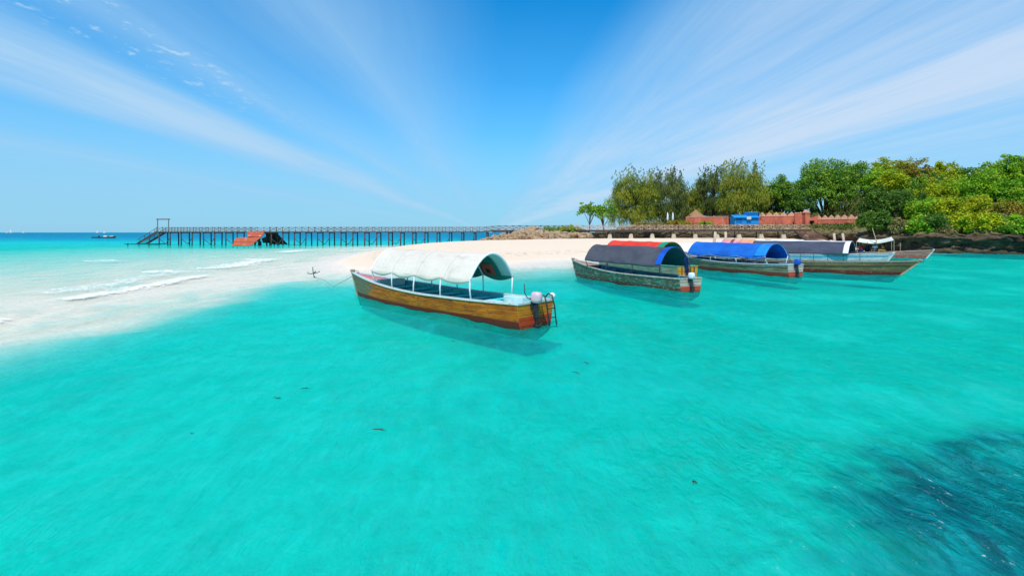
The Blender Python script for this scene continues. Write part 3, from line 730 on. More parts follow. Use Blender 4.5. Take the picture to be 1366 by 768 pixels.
C = dict(s0=.125, s1=.80, w=1.10, ze=1.25, za=2.02, bays=3, mo=m_blue, mi=m_blue, mp=M_pole, hem=.16, scallop=.06, rope=mat('white_hem_tape', (.7,.75,.75)), bands=[(0, .13, cloth_mat('light_blue_tarpaulin', (.02,.24,.62), (.02,.17,.5)))])
build_canopy(root, H, C)
gg = MB()
for k in range(7): gg.blob((1.9+.55*k, .5+.2*math.sin(k*2), .74+.05*(k % 2)), (.22,.2,.14), amp=.3, seed=k)
gg.build('stowed_life_jackets', mat('mixed_bundle_cloth', (.55,.50,.48), (.35,.12,.1), .9, 4), root, smooth=True)
outboard(root, H, .10, mat('blue_cowl', (.01,.10,.55), (.01,.07,.4), .45, 6), s=.92, label='outboard motor with a blue cowl')

# 5 pale blue boat, dark canopy with a white top edge, bow to the right
root, L = boat_root((21.9,50.6), (30.0,41.3), label='white and sky blue boat with a long dark slate canopy, bow pointing right', cat='boat', group='moored tour boats')
H = Hull(L, 1.2, .9, .86, .84, 1.12, .8)
m_h = hull_mat('white_sky_blue_planks', (.60,.62,.60), (.26,.46,.56), (.26,.19,.13), (.18,.40,.55), .30, .54)
m_in = mat('sky_interior', (.03,.25,.42), (.05,.32,.5), .6, 5)
build_hull(root, H, m_h, m_in); build_transom(root, H, m_h); build_gunwale(root, H, M_white); strakes(root, H, m_lb, .10, .03)
deck(root, H, .86, .985, m_pale, 'bow_deck'); stem(root, H, M_white, False); seats(root, H, [.2,.35,.5,.65,.78], m_in)
m_slate = cloth_mat('slate_tarpaulin', (.075,.08,.115), (.055,.06,.09), fold=.2); m_wht = cloth_mat('white_tarpaulin', (.78,.77,.76), (.7,.68,.66))
C = dict(s0=.18, s1=.83, w=1.12, ze=1.05, za=1.98, bays=4, mo=m_slate, mi=m_slate, mp=M_darkpole, hem=.10, scallop=.03, bands=[(.95, 1, m_wht)], hr=.02)
can = build_canopy(root, H, C)
rid = MB(); rid.grid([[canopy_pt(C, H, u/20, a)+Vector((0,0,.03)) for a in (.46,.50,.54,.58)] for u in range(21)]); o_ = rid.build('ridge_strip', m_wht, can, smooth=True); o_.modifiers.new('t','SOLIDIFY').thickness = .02
sr = MB()
for sg in (1, -1):
    for k in range(8): t = .3+.08*k; sr.tube([(H.x(t,1), sg*(H.half(t)+.03), .30), (H.x(t,1), sg*(H.half(t)+.03), H.zs(t)+.16)], .014, 5)
    sr.tube([(H.x(t_,1), sg*(H.half(t_)+.03), H.zs(t_)+.16) for t_ in [.3+.07*k for k in range(9)]], .012, 5)
sr.build('side_rail', M_darkpole, root)
lt = MB()       # painted flourish of a name along the bow, marks too small to read in the photo
lp = []
for k in range(60):
    t = .60+.11*k/59; y, z = H.sec(t, .42); ht = .16 if k < 10 else .09
    lp.append((H.x(t, z)+.05*math.cos(k*1.3), -(y+.014), z+ht*.5*math.sin(k*1.3)))
lt.tube(lp, .012, 4)
lt.build('painted_name', mat('navy_lettering', (.01,.02,.06)), root)
for k in range(3): MB().blob((5.0+1.4*k, -.5, .95), (.3,.25,.2), amp=.3, seed=k+30).build('stowed_bundle', mat('bundle_%s' % ('white','red','navy')[k], ((.75,.72,.7),(.6,.03,.04),(.02,.04,.2))[k]), root, smooth=True)

# 6 olive boat in front of it, bow to the right
root, L = boat_root((17.9,39.9), W(1198,368), label='long olive brown open boat without canopy, sharp bow pointing right', cat='boat', group='moored tour boats')
H = Hull(L, 1.1, .8, .74, .70, .98, 1.15)
m_h = hull_mat('olive_brown_planks', (.26,.17,.075), (.13,.095,.05), (.38,.30,.20), (.20,.028,.022), .26, .57)
m_in = mat('brown_interior', (.13,.10,.07), (.2,.16,.11), .8, 5)
build_hull(root, H, m_h, m_in); build_transom(root, H, m_h); build_gunwale(root, H, mat('olive_rail', (.32,.30,.2), (.2,.18,.12), .7, 9)); strakes(root, H, mat('dark_olive_strake', (.10,.09,.05)), .16)
deck(root, H, .80, .985, mat('ochre_deck', (.42,.30,.13), (.3,.2,.1), .8, 5), 'bow_deck'); stem(root, H, mat('tan_stem', (.45,.33,.2))); seats(root, H, [.2,.35,.5,.65], m_in)

# 7 boat behind with pink, orange and white striped canopy
root, L = boat_root((23.6,58.2), (30.5,50.2), label='boat with a striped pink and white canopy behind the bright blue one', cat='boat', group='moored tour boats')
H = Hull(L, 1.1, .8, .8, .72, 1.0, .6)
build_hull(root, H, hull_mat('brown_planks', (.2,.11,.07), (.14,.08,.05), (.3,.25,.2), (.2,.04,.03), .2, .6), m_in); build_gunwale(root, H, M_white)
m_pk = cloth_mat('pink_cloth', (.72,.36,.34), (.6,.2,.2)); m_or = cloth_mat('orange_cloth', (.80,.33,.18), (.7,.25,.12))
C = dict(s0=.05, s1=.85, w=1.12, ze=1.15, za=2.0, bays=4, mo=m_wht, mi=m_wht, mp=M_pole, hem=.08, scallop=.05, bands=[(.02,.14,m_pk),(.14,.18,m_redc if False else mat('maroon_cloth', (.3,.05,.05))),(.18,.26,m_pk),(.26,.44,m_or),(.56,.62,m_or)])
build_canopy(root, H, C)

# 8 red brown boat at the right with an awning
root, L = boat_root((37.2,60.4), (44.3,54.6), label='faded red brown boat with a slack pale awning, farthest right', cat='boat', group='moored tour boats')
boat8 = root
H8 = H = Hull(L, 1.1, .85, .66, .58, .92, .7)
build_hull(root, H, hull_mat('faded_red_planks', (.42,.17,.13), (.30,.14,.10), (.55,.45,.38), (.50,.10,.08), .30, .54), m_in); build_transom(root, H, m_ht)
build_gunwale(root, H, mat('pinkish_rail', (.6,.35,.3), (.4,.2,.17))); stem(root, H, M_white, False); deck(root, H, .78, .985, mat('grey_deck', (.5,.45,.42)), 'bow_deck'); seats(root, H, [.15,.3,.45,.6], m_in)
aw = MB(); A = Vector((3.2,.9,2.15)); B = Vector((3.1,-1.0,1.75)); Cc = Vector((6.5,-1.0,1.95)); Dd = Vector((6.2,1.0,2.3)); P_ = []
for i in range(13):
    u = i/12; row = []
    for j in range(9):
        v = j/8; p_ = (A*(1-v)+B*v)*(1-u)+(Dd*(1-v)+Cc*v)*u; p_.z -= .55*math.sin(math.pi*u)*(.5+.5*math.sin(math.pi*v)); row.append(p_)
    P_.append(row)
aw.grid(P_); o_ = aw.build('awning', cloth_mat('khaki_awning', (.66,.66,.55), (.55,.56,.46)), root, smooth=True); o_.modifiers.new('t','SOLIDIFY').thickness = .02
for p_ in (A, B, Cc, Dd): MB().tube([(p_.x, p_.y*.95, .8), (p_.x, p_.y, p_.z+.03)], .03, 6).build('pole', mat('bamboo', (.42,.34,.22)), root)
MB().tube([(5.1,.0,.3),(4.85,0,1.9),(4.5,0,3.3)], [.05,.045,.03], 7).build('mast', mat('bamboo', (.42,.34,.22)), root, smooth=True)
MB().tube([(7.0,.3,.8),(7.0,.3,1.7)], .03, 6).build('bow_post', mat('bamboo', (.42,.34,.22)), root)

# 9 low boat under a white cover
root, L = boat_root((21,54), (17,62), label='low boat with a white cover, just left of the bright blue canopy', cat='boat', group='moored tour boats')
H = Hull(L, .95, .7, .5, .5, .8, .5)
build_hull(root, H, hull_mat('tan_planks', (.35,.24,.15), (.25,.16,.1), (.5,.45,.4), (.2,.05,.04), .12, .6), m_in); build_gunwale(root, H, M_white); stem(root, H, M_white, False)
C = dict(s0=.12, s1=.60, w=.95, ze=.80, za=1.55, bays=2, mo=m_wht, mi=m_wht, mp=M_pole, hem=.12, scallop=.03, bands=[(0,.14,cloth_mat('red_corner', (.75,.08,.05)))])
build_canopy(root, H, C)

# grapnel anchor on the wet sand and its line to the mustard boat
ax, ay = W(418,370); az = max(gz(ax, ay), 0)+.02
an = empty('grapnel_anchor', (ax, ay, az), label='black four armed grapnel anchor lying on the wet sand beside the mustard boat', cat='anchor')
an.rotation_euler = (R(62), R(12), R(20)); an.location.z += .20
MB().tube([(0,0,.06),(.10,-.05,.52)], .028, 7).build('shank', M_black, an, smooth=True)
for k in range(4):
    a_ = R(20+90*k); c_, s_ = math.cos(a_), math.sin(a_); a_m = MB()
    a_m.tube([(0,0,.08),(.16*c_,.16*s_,.07),(.30*c_,.30*s_,.16),(.34*c_,.34*s_,.30)], [.026,.024,.022,.012], 6)
    a_m.box((.335*c_,.335*s_,.27), (.07,.10,.012), rot=Matrix.Rotation(a_, 3, 'Z') @ Matrix.Rotation(1.2, 3, 'Y')); a_m.build('arm', M_black, an)
rg = MB(); rg.tube([(.10+.04*math.cos(q_), -.05, .55+.04*math.sin(q_)) for q_ in [2*math.pi*j/10 for j in range(11)]], .008, 5, cap=False); rg.build('ring', M_black, an)
bt = boat1.matrix_basis @ Vector((H.x(1,1), 0, .9)); bx, by = W(479,393); bt = Vector((bx-.45, by+.45, .80))
rp = MB(); pts = []
for i in range(31):
    u = i/30; x = ax+(bt.x-ax)*u+.25*math.sin(u*7)*(1-u); y = ay+(bt.y-ay)*u
    z = max(max(gz(x, y), .0)+.02, bt.z-2.2*(1-u) if u > .6 else 0) if u < .97 else bt.z-2.2*(1-u)
    pts.append((x, y, z))
tag(rp.tube(pts, .014, 5).build('mooring_rope', M_rope, smooth=True), 'thin pale mooring rope running from the grapnel anchor to the bow of the mustard boat', 'rope')

# distant craft
root, L = boat_root((-208.5,253), (-195.5,251), label='long low dark canoe with one person and cargo far out on the sea', cat='canoe')
root.name = 'canoe'
H = Hull(L, .75, .3, .55, .5, .95, .9); m_dk = hull_mat('dark_canoe_planks', (.03,.035,.05), (.05,.05,.06), (.12,.12,.12), (.04,.03,.03), .1, .62)
build_hull(root, H, m_dk, m_in, ribs=False); build_gunwale(root, H, mat('dark_rail', (.05,.05,.06)))
tag(MB().blob((-201,252,.7), (1.0,.6,.55), amp=.3, seed=4).build('cargo_bundle', mat('pale_sacking', (.66,.62,.50)), smooth=True), 'larger pale cargo bundle amidships in the far canoe', 'bundle')
tag(MB().blob((-197.6,251.5,.65), (.9,.5,.45), amp=.3, seed=9).build('cargo_bundle', mat('pale_sacking', (.66,.62,.50)), smooth=True), 'smaller pale cargo bundle near the right end of the far canoe', 'bundle')
m_sail = cloth_mat('sail_cloth', (.82,.82,.84), (.75,.75,.78))
for (sx_, Yd, hh, ww, lb) in ((8.5, 1500, 4.0, 7, 'tiny white sailing boat leftmost on the horizon'), (14, 1450, 9.5, 9, 'tallest white sailing boat at the left end of the horizon'), (31, 1600, 4.5, 8, 'white boat on the horizon right of the pair at the left edge'),
                          (129.5, 1300, 7.0, 8, 'white sailing boat on the horizon above the middle of the canoe'), (139, 1350, 4.5, 9, 'low white boat on the horizon above the right end of the canoe')):
    sb = empty('sailing_boat', ((sx_-683)/FP*Yd, Yd, 0), 0, label=lb, cat='sailing boat', group='white boats on the horizon')
    hb_ = MB(); hb_.grid([[((u-.5)*ww, v*(1-(2*u-1)**2)*ww*.16, (.2+1.0*abs(v)+.5*abs(u-.5))) for v in (-1,-.6,0,.6,1)] for u in [i/8 for i in range(9)]]); hb_.box((0,0,1.4),(ww*.4,ww*.15,1.0), taper=.8); hb_.build('hull', M_white, sb)
    MB().tube([(0,0,1),(0,0,hh+1)], .12, 6).build('mast', M_white, sb)
    sm_ = MB(); sm_.grid([[(.1+u*ww*.42*(1-v), .35*math.sin(u*3)*(1-v), 1.6+v*(hh-.8)) for u in (0,.25,.5,.75,1)] for v in (0,.25,.5,.75,.97)]); sm_.grid([[(-.1-u*ww*.36*(1-v), .25*math.sin(u*3)*(1-v), 1.6+v*(hh-1.5)) for u in (0,.5,1)] for v in (0,.5,.97)])
    o_ = sm_.build('sail', m_sail, sb, smooth=True); o_.modifiers.new('t','SOLIDIFY').thickness = .05

# ================================================================== PEOPLE
def person(loc, rz, label, skin=(.10,.05,.03), shirt=(.6,.05,.05), trousers=(.03,.04,.08), seated=True, lean=.0):
    root = empty('person', loc, rz, label=label, cat='person')
    hz = .42 if seated else .90
    J = {'pel':(0,0,hz),'sp':(.0+lean*.3,0,hz+.26),'ch':(.03+lean*.6,0,hz+.44),'nk':(.04+lean*.8,0,hz+.56),'hd':(.06+lean,0,hz+.70),'ht':(.06+lean,0,hz+.80)}
    E = [('pel','sp'),('sp','ch'),('ch','nk'),('nk','hd'),('hd','ht')]
    Rr = {'pel':.15,'sp':.125,'ch':.15,'nk':.055,'hd':.095,'ht':.08}
    for s_, y in (('l',1),('r',-1)):
        J['sh'+s_] = (.03+lean*.6, .19*y, hz+.47); J['el'+s_] = (.10+lean*.6, .25*y, hz+.22); J['wr'+s_] = (.32+lean*.5, .16*y, hz+.16); J['ha'+s_] = (.42+lean*.5, .13*y, hz+.15)
        J['hi'+s_] = (0, .10*y, hz-.03)
        J['kn'+s_] = (.42, .14*y, hz+.03) if seated else (.03, .11*y, hz-.42)
        J['an'+s_] = (.45, .14*y, .07) if seated else (0, .11*y, .07)
        J['to'+s_] = (.62, .15*y, .04) if seated else (.17, .12*y, .04)
        E += [('ch','sh'+s_),('sh'+s_,'el'+s_),('el'+s_,'wr'+s_),('wr'+s_,'ha'+s_),('pel','hi'+s_),('hi'+s_,'kn'+s_),('kn'+s_,'an'+s_),('an'+s_,'to'+s_)]
        Rr.update({'sh'+s_:.065,'el'+s_:.045,'wr'+s_:.032,'ha'+s_:.04,'hi'+s_:.10,'kn'+s_:.065,'an'+s_:.042,'to'+s_:.035})
    def skin_obj(name, keys, root_key, m, grow=1.0):
        ks = [k for k in J if k in keys]; idx = {k: i for i, k in enumerate(ks)}
        me = bpy.data.meshes.new(name); me.from_pydata([J[k] for k in ks], [(idx[a], idx[b_]) for a, b_ in E if a in idx and b_ in idx], [])
        me.materials.append(m); o = bpy.data.objects.new(name, me); COL.objects.link(o); o.parent = root
        o.modifiers.new('skin', 'SKIN'); sk = me.skin_vertices[0].data
        for k in ks: sk[idx[k]].radius = (Rr[k]*grow, Rr[k]*grow); sk[idx[k]].use_root = (k == root_key)
        o.modifiers.new('sub', 'SUBSURF').levels = 1; o.modifiers['sub'].render_levels = 2
        return o
    skin_obj('body', set(J), 'pel', mat('skin_%d' % int(skin[0]*1000), skin, rough=.5), 1)
    skin_obj('shirt', {'pel','sp','ch','shl','shr','ell','elr'}, 'pel', mat('shirt_%d_%d_%d' % tuple(int(k*99) for k in shirt), shirt, rough=.9), 1.14)
    skin_obj('trousers', {'pel','hil','hir','knl','knr','anl','anr'}, 'pel', mat('cloth_%d_%d_%d' % tuple(int(k*99) for k in trousers), trousers, rough=.9), 1.17)
    hx = .06+lean; MB().blob((hx-.015, 0, hz+.79), (.105,.095,.085), amp=.03, flat=-.03).build('hair', mat('black_hair', (.01,.01,.01), rough=.9), root, smooth=True)
    fc = MB(); fc.blob((hx+.10, 0, hz+.73), (.022,.016,.022), 8, 6, 0)
    for y in (.09, -.09): fc.blob((hx, y, hz+.735), (.022,.012,.03), 8, 6, 0)
    fc.build('nose_and_ears', mat('skin_%d' % int(skin[0]*1000), skin, rough=.5), root, smooth=True)
    return root
def on_boat(bt_, lx, ly, lz): 
    c_, s_ = math.cos(bt_.rotation_euler.z), math.sin(bt_.rotation_euler.z)
    return (bt_.location.x+lx*c_-ly*s_, bt_.location.y+lx*s_+ly*c_, lz)
for lx, ly, rz, sh, tr_, lb in ((3.5, -.5, 2.6, (.72,.02,.04), (.03,.05,.16), 'person in a bright red shirt sitting left of the pale awning'),
                        (4.0, .1, 1.0, (.02,.03,.08), (.02,.02,.03), 'person in dark navy clothes sitting under the left edge of the pale awning'),
                        (4.8, -.45, 4.2, (.70,.68,.72), (.1,.1,.12), 'person in a pale shirt sitting under the middle of the pale awning'),
                        (5.5, -.4, 3.4, (.78,.16,.02), (.5,.3,.02), 'person in an orange shirt sitting beside the mast of the farthest right boat')):
    person(on_boat(boat8, lx, ly, .40), boat8.rotation_euler.z+rz, lb, shirt=sh, trousers=tr_)
person((-204.5,252.3,.3), 0.2, 'person in dark blue sitting at the left end of the far canoe', shirt=(.02,.04,.14), trousers=(.02,.02,.04))

# ================================================================== PIER
ZP = {'left': 3.0, 'right': 3.28}
def pier_at(pxx):       # plan line of the pier
    A_, B_ = Vector((-78.5, 114)), Vector((58.7, 101)); k = (pxx-683)/FP
    u = (k*A_.y-A_.x)/((B_.x-A_.x)-k*(B_.y-A_.y)); return A_+(B_-A_)*u
pd = (Vector((58.7, 101))-Vector((-78.5, 114))).normalized(); pn = Vector((-pd.y, pd.x)); PW = 1.35
m_pw = mat('weathered_pier_timber', (.040,.032,.030), (.085,.065,.058), .85, 5, (1,1,1), dirt=((.035,.04,.045), .55))
m_prail = mat('pier_rail_timber', (.10,.08,.075), (.24,.20,.18), .85, 3, dirt=((.07,.05,.045), .52))
m_prd = mat('red_brown_rail_timber', (.42,.26,.17), (.60,.42,.28), .85, 3, dirt=((.10,.05,.04), .5))
m_conc = mat('limewashed_concrete', (.52,.45,.33), (.40,.33,.23), .9, 3, dirt=((.25,.19,.12), .56))
pier = empty('wooden_pier', (0, 114, 0), label='long raised timber pier with lattice railings running from sea to island', cat='pier')
pier.location = (-78.5, 114, 0)
PO = Vector((-78.5, 114, 0))
def PP(s_, l, z): v = Vector((pd.x*s_+pn.x*l, pd.y*s_+pn.y*l, z)); return v      # local to the pier root
S_k = (pier_at(650)-Vector((-78.5,114))).length; S_e = (pier_at(1078)-Vector((-78.5,114))).length
def deck_z(s_): return 3.0+.28*smooth01((s_-S_k)/1.8)+.12*max(0, (s_-S_k)/(S_e-S_k))
def seg_list(a, b_, n): return [a+(b_-a)*i/n for i in range(n+1)]
mb = MB()
for a, b_ in zip(seg_list(0, S_e, 46)[:-1], seg_list(0, S_e, 46)[1:]):
    for i in range(6):
        s0 = a+(b_-a)*i/6; s1 = a+(b_-a)*(i+1)/6-.04; z = deck_z(s0)
        mb.box((PP((s0+s1)/2, 0, z-.03)), (s1-s0, PW*2+.1, .05), rz=math.atan2(pd.y, pd.x))
mb.build('deck_planks', m_pw, pier)
mb = MB()
for l in (-PW, 0, PW):
    for a, b_ in zip(seg_list(0, S_e, 46)[:-1], seg_list(0, S_e, 46)[1:]): mb.beam(PP(a, l, deck_z(a)-(.16 if a < S_k else .24)), PP(b_, l, deck_z(b_)-(.16 if a < S_k else .24)), .13, .20 if a < S_k else .36)
mb.build('deck_beams', m_pw, pier)
# bents: pairs of piles, cross brace on every other bent
nb = 28; rnd = random.Random(5)
for i in range(nb+1):
    s_ = .6+(S_k-.6)*i/nb
    for l in (-PW+.12, PW-.12):
        MB().tube([PP(s_+rnd.uniform(-.06,.06), l*1.03, -1.5), PP(s_, l, deck_z(s_)-.2)], [.15,.12], 8).build('pile', m_pw, pier, smooth=True)
    MB().beam(PP(s_, -PW-.1, 2.72), PP(s_, PW+.1, 2.72), .16, .20).build('cross_head', m_pw, pier)
    if i % 2 == 0:
        br = MB(); s2 = s_+(S_k-.6)/nb*.62
        br.beam(PP(s_, -PW, 1.5), PP(s2, -PW, .25), .09, .11); br.beam(PP(s2+.0, -PW, .25), PP(s2+(S_k)/nb*.38, -PW, 1.5), .09, .11); br.build('diagonal_brace', m_pw, pier)
n2 = 15
for i in range(1, n2+1):
    s_ = S_k+(S_e-S_k-1)*i/n2; 
    for l in (-PW+.12, PW-.12):
        q_ = PO+PP(s_, l, 0); g = max(gz(q_.x, q_.y), -1.2)
        if g > deck_z(s_)-.5: continue
        MB().tube([PP(s_, l, g-.2), PP(s_, l, deck_z(s_)-.2)], .11, 8).build('pile', m_pw, pier, smooth=True)
        if g > .3 and l < 0:
            MB().box(PP(s_, l-.05, g+.35), (.95, .85, 1.05), rz=math.atan2(pd.y, pd.x), taper=.62).build('concrete_footing', m_conc, pier, bevel=.05)
    MB().beam(PP(s_, -PW-.1, deck_z(s_)-.30), PP(s_, PW+.1, deck_z(s_)-.30), .16, .18).build('cross_head', m_pw, pier)
# railings: bay by bay, crossed lattice between posts
NBAY = 47; gap = [(S_k*.335, S_k*.365)]
s_gap0 = (pier_at(350)-Vector((-78.5,114))).length; s_gap1 = (pier_at(355)-Vector((-78.5,114))).length
edges = seg_list(0, S_e-.2, NBAY)
for a, b_ in zip(edges[:-1], edges[1:]):
    m_ = m_prail if a < S_k+16 else m_prd
    for l in (-PW, PW):
        if l < 0 and abs((a+b_)/2-(s_gap0+s_gap1)/2) < (b_-a)*.45: continue
        mb = MB(); za, zb = deck_z(a), deck_z(b_)
        mb.beam(PP(a, l, za+.90), PP(b_, l, zb+.90), .07, .06); mb.beam(PP(a, l, za+.12), PP(b_, l, zb+.12), .05, .06)
        for k in range(2):
            c0 = a+(b_-a)*k/2; c1 = a+(b_-a)*(k+1)/2; z0 = deck_z(c0); z1 = deck_z(c1)
            mb.beam(PP(c0, l, z0-.1), PP(c0, l, z0+1.0), .085, .085)
            mb.beam(PP(c0, l-.02, z0+.14), PP(c1, l-.02, z1+.88), .035, .065); mb.beam(PP(c0, l+.02, z0+.88), PP(c1, l+.02, z1+.14), .035, .065)
        mb.build('railing_panel', m_, pier)
# sea end: steps down, landing stage, gate frame
gt = MB(); 
for s_ in (.25, 2.85): gt.beam(PP(s_, -PW+.1, 3.0), PP(s_, -PW+.1, 5.75), .12, .12)
gt.beam(PP(0, -PW+.1, 5.70), PP(3.1, -PW+.1, 5.70), .22, .24); gt.build('gate_frame', mat('mauve_grey_timber', (.20,.13,.15), (.12,.09,.1), .8, 3), pier)
st = MB(); run = 4.6
for l in (-PW, PW): st.beam(PP(0, l, 2.85), PP(-run, l, .25), .10, .42)
for k in range(13):
    u = (k+.5)/13; st.box(PP(-run*u, 0, 2.9-2.65*u), (.34, PW*2, .06), rz=math.atan2(pd.y, pd.x))
st.build('sea_steps', m_pw, pier)
hr = MB()
for l in (-PW, PW):
    hr.beam(PP(0, l, 3.75), PP(-run, l, 1.10), .07, .07)
    for u in (.1,.35,.6,.85): hr.beam(PP(-run*u, l, 2.9-2.65*u), PP(-run*u, l, 3.75-2.65*u), .07, .07)
hr.build('sea_step_handrail', m_pw, pier)
lg = MB(); lg.box(PP(-run+.9, 0, .22), (7.4, PW*2+.6, .16), rz=math.atan2(pd.y, pd.x))
for s_ in (-run-2.2, -run+.5, -run+2.8): lg.tube([PP(s_, -PW, -1.5), PP(s_, -PW, .75 if s_ > -6 else .4)], .13, 8)
lg.build('landing_stage', m_pw, pier)
MB().beam(PP(-1.6, -PW-.02, -1), PP(-1.6, -PW-.02, 2.0), .14, .14).build('pile', m_pw, pier)
# shore steps at the island end
e0 = pier_at(1072); tp = Vector((e0.x, e0.y, 3.35)); bt_ = Vector((W(1094, 323, 1.15)[0], W(1094, 323, 1.15)[1], 1.15)); bt_.z = 1.1
sd_ = (bt_-tp); sh = Vector((sd_.x, sd_.y, 0)).normalized(); sn_ = Vector((-sh.y, sh.x, 0))
ss = empty('shore_steps', (tp.x, tp.y, 1.0), label='wide red brown steps descending from the island end of the pier', cat='steps')
m_st = mat('red_brown_steps', (.30,.15,.10), (.20,.10,.07), .85, 3)
tr_ = MB(); n = 15; o0 = Vector((tp.x, tp.y, 1.0))
for k in range(n):
    c_ = tp+sd_*((k+.5)/n)-o0; tr_.box(c_, (sd_.xy.length/n*.86, 3.4, .07), rz=math.atan2(sh.y, sh.x))
tr_.build('treads', m_st, ss)
for g in (-1.75, 1.75): MB().beam(tp-o0+sn_*g+Vector((0,0,-.1)), bt_-o0+sn_*g+Vector((0,0,-.1)), .12, .34).build('stringer', mat('dark_stringer', (.06,.04,.035)), ss)

# collapsed red landing stair leaning on the pier, and its dark twin behind
m_rust = mat('red_oxide_panel', (.50,.09,.035), (.38,.07,.03), .7, 2, dirt=((.60,.35,.22), .56)); m_rw = mat('bleached_plank', (.62,.42,.28), (.45,.28,.18))
ps = pier_at(355); r0 = Vector((ps.x+.2, ps.y-1.5, 3.2)); 
rmp = empty('fallen_stair', (r0.x, r0.y, 0), label='broken red oxide landing stair sloping from the pier into the sea', cat='broken stair')
def quadslab(pts, th_, m, name, par, org):
    mb = MB(); P_ = [Vector(p_)-Vector(org) for p_ in pts]; nrm = (P_[1]-P_[0]).cross(P_[3]-P_[0]).normalized()*th_
    mb.add([*P_, *[p_-nrm for p_ in P_]], [(0,1,2,3),(7,6,5,4),(0,4,5,1),(1,5,6,2),(2,6,7,3),(3,7,4,0)]); return mb.build(name, m, par)
Yr = ps.y-1.6
q1 = [WD(330,309.6,Yr-1), WD(353.5,309.2,Yr), WD(349,316.5,Yr-2.0), WD(331,316.5,Yr-3)]
q2 = [WD(316,317.8,Yr-3.2), WD(349,316.9,Yr-2.2), WD(341,323.0,Yr-3.4), WD(311,323.3,Yr-4.4)]
q3 = [WD(313,323.6,Yr-4.5), WD(341,323.2,Yr-3.6), WD(334,328.0,Yr-4.3), WD(309,328.0,Yr-5)]
og = (r0.x, r0.y, 0)
for q_ in (q1, q2, q3): quadslab(q_, .18, m_rust, 'stair_panel', rmp, og)
for q_, lift in ((q2, .12), (q3, .12)):
    P_ = [Vector(v)+Vector((0,0,lift)) for v in q_]
    for u in (.08, .5): quadslab([P_[0].lerp(P_[3], u), P_[1].lerp(P_[2], u), P_[1].lerp(P_[2], u+.16), P_[0].lerp(P_[3], u+.16)], .08, m_rw, 'loose_plank', rmp, og)
for px_, py_ in ((345,318),(348,322),(340,324)): 
    p_ = WD(px_, py_, Yr-1)-Vector(og); MB().tube([(p_.x, p_.y, -1), (p_.x, p_.y, p_.z)], .15, 8).build('prop', m_pw, rmp)
dk = empty('fallen_platform', (ps.x+2, ps.y+2.5, 0), label='dark collapsed platform hanging behind the pier beside the red stair', cat='broken platform')
og = (ps.x+2, ps.y+2.5, 0); Yk = ps.y+1.6
quadslab([WD(354,309.5,Yk+1), WD(368,309.5,Yk), WD(384,325.5,Yk-.2), WD(362,325,Yk+2)], .25, m_pw, 'platform', dk, og)
quadslab([WD(350,318,Yk+1), WD(361,313,Yk), WD(366,324,Yk), WD(352,324,Yk+1)], .25, m_pw, 'broken_panel', dk, og)
for px_ in (356,360,366,372): p_ = WD(px_, 318, Yk+1.2)-Vector(og); MB().tube([(p_.x, p_.y, -1), (p_.x, p_.y, 2.2)], .16, 8).build('prop', m_pw, dk)

# ================================================================== ROCKS, CLIFF
m_rock, t, b = new_mat('coral_rock'); p = t.pos(); sx = t.new('ShaderNodeSeparateXYZ'); t.link(p, sx.inputs[0])
n1 = t.noise(p, .55, 7, .65); n2 = t.noise(p, 3.2, 7, .7); vor = t.new('ShaderNodeTexVoronoi'); vor.inputs['Scale'].default_value = 1.3; t.link(t.map(p, (1,1,1.6)), vor.inputs[0])
c = t.mix(t.smooth(n1, .38, .62), (.13,.09,.055), (.06,.04,.03)); c = t.mix(t.smooth(n2, .56, .74), c, (.36,.26,.17))
c = t.mix(t.smooth(n2, .42, .30), c, (.035,.03,.025))
zz = t.math('ADD', sx.outputs[2], t.math('MULTIPLY', t.math('SUBTRACT', n1, .5), 1.6))
c = t.mix(t.math('MULTIPLY', t.smooth(zz, 2.3, 3.0), t.smooth(n2, .3, .55, .5, 1)), c, t.mix(t.smooth(n2, .4, .6), (.10,.11,.02), (.26,.19,.09)))
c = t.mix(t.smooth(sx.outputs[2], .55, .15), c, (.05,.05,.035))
t.link(c, b.inputs['Base Color']); b.inputs['Roughness'].default_value = .95; b.inputs['Specular IOR Level'].default_value = .1
t.link(t.bump(t.math('ADD', n2, vor.outputs[0]), 1.0, .22), b.inputs['Normal'])
# swept cliff with an undercut foot
def resample(P_, step):
    out = []
    for (x0, y0), (x1, y1) in zip(P_[:-1], P_[1:]):
        n = max(1, int(math.hypot(x1-x0, y1-y0)/step)); out += [(x0+(x1-x0)*i/n, y0+(y1-y0)*i/n) for i in range(n)]
    return out+[P_[-1]]
pl = resample(CLIFF, .45)
pl = [((pl[max(i-3,0)][0]+pl[i][0]+pl[min(i+3,len(pl)-1)][0])/3, (pl[max(i-3,0)][1]+pl[i][1]+pl[min(i+3,len(pl)-1)][1])/3) for i in range(len(pl))]
prof = [(.9,-1.2),(.45,-.2),(.0,.25),(-.35,.55),(-.45,1.0),(-.35,1.4),(.1,1.72),(.35,1.95),(.25,2.2),(-.2,2.5),(-.8,2.8),(-1.4,3.1),(-2.2,3.35),(-3.2,3.6),(-4.5,3.8),(-6.5,3.7)]
pp = [];
for (a, b_), (c_, d_) in zip(prof[:-1], prof[1:]): pp += [(a+(c_-a)*k/3, b_+(d_-b_)*k/3) for k in range(3)]
pp.append(prof[-1]); V = []
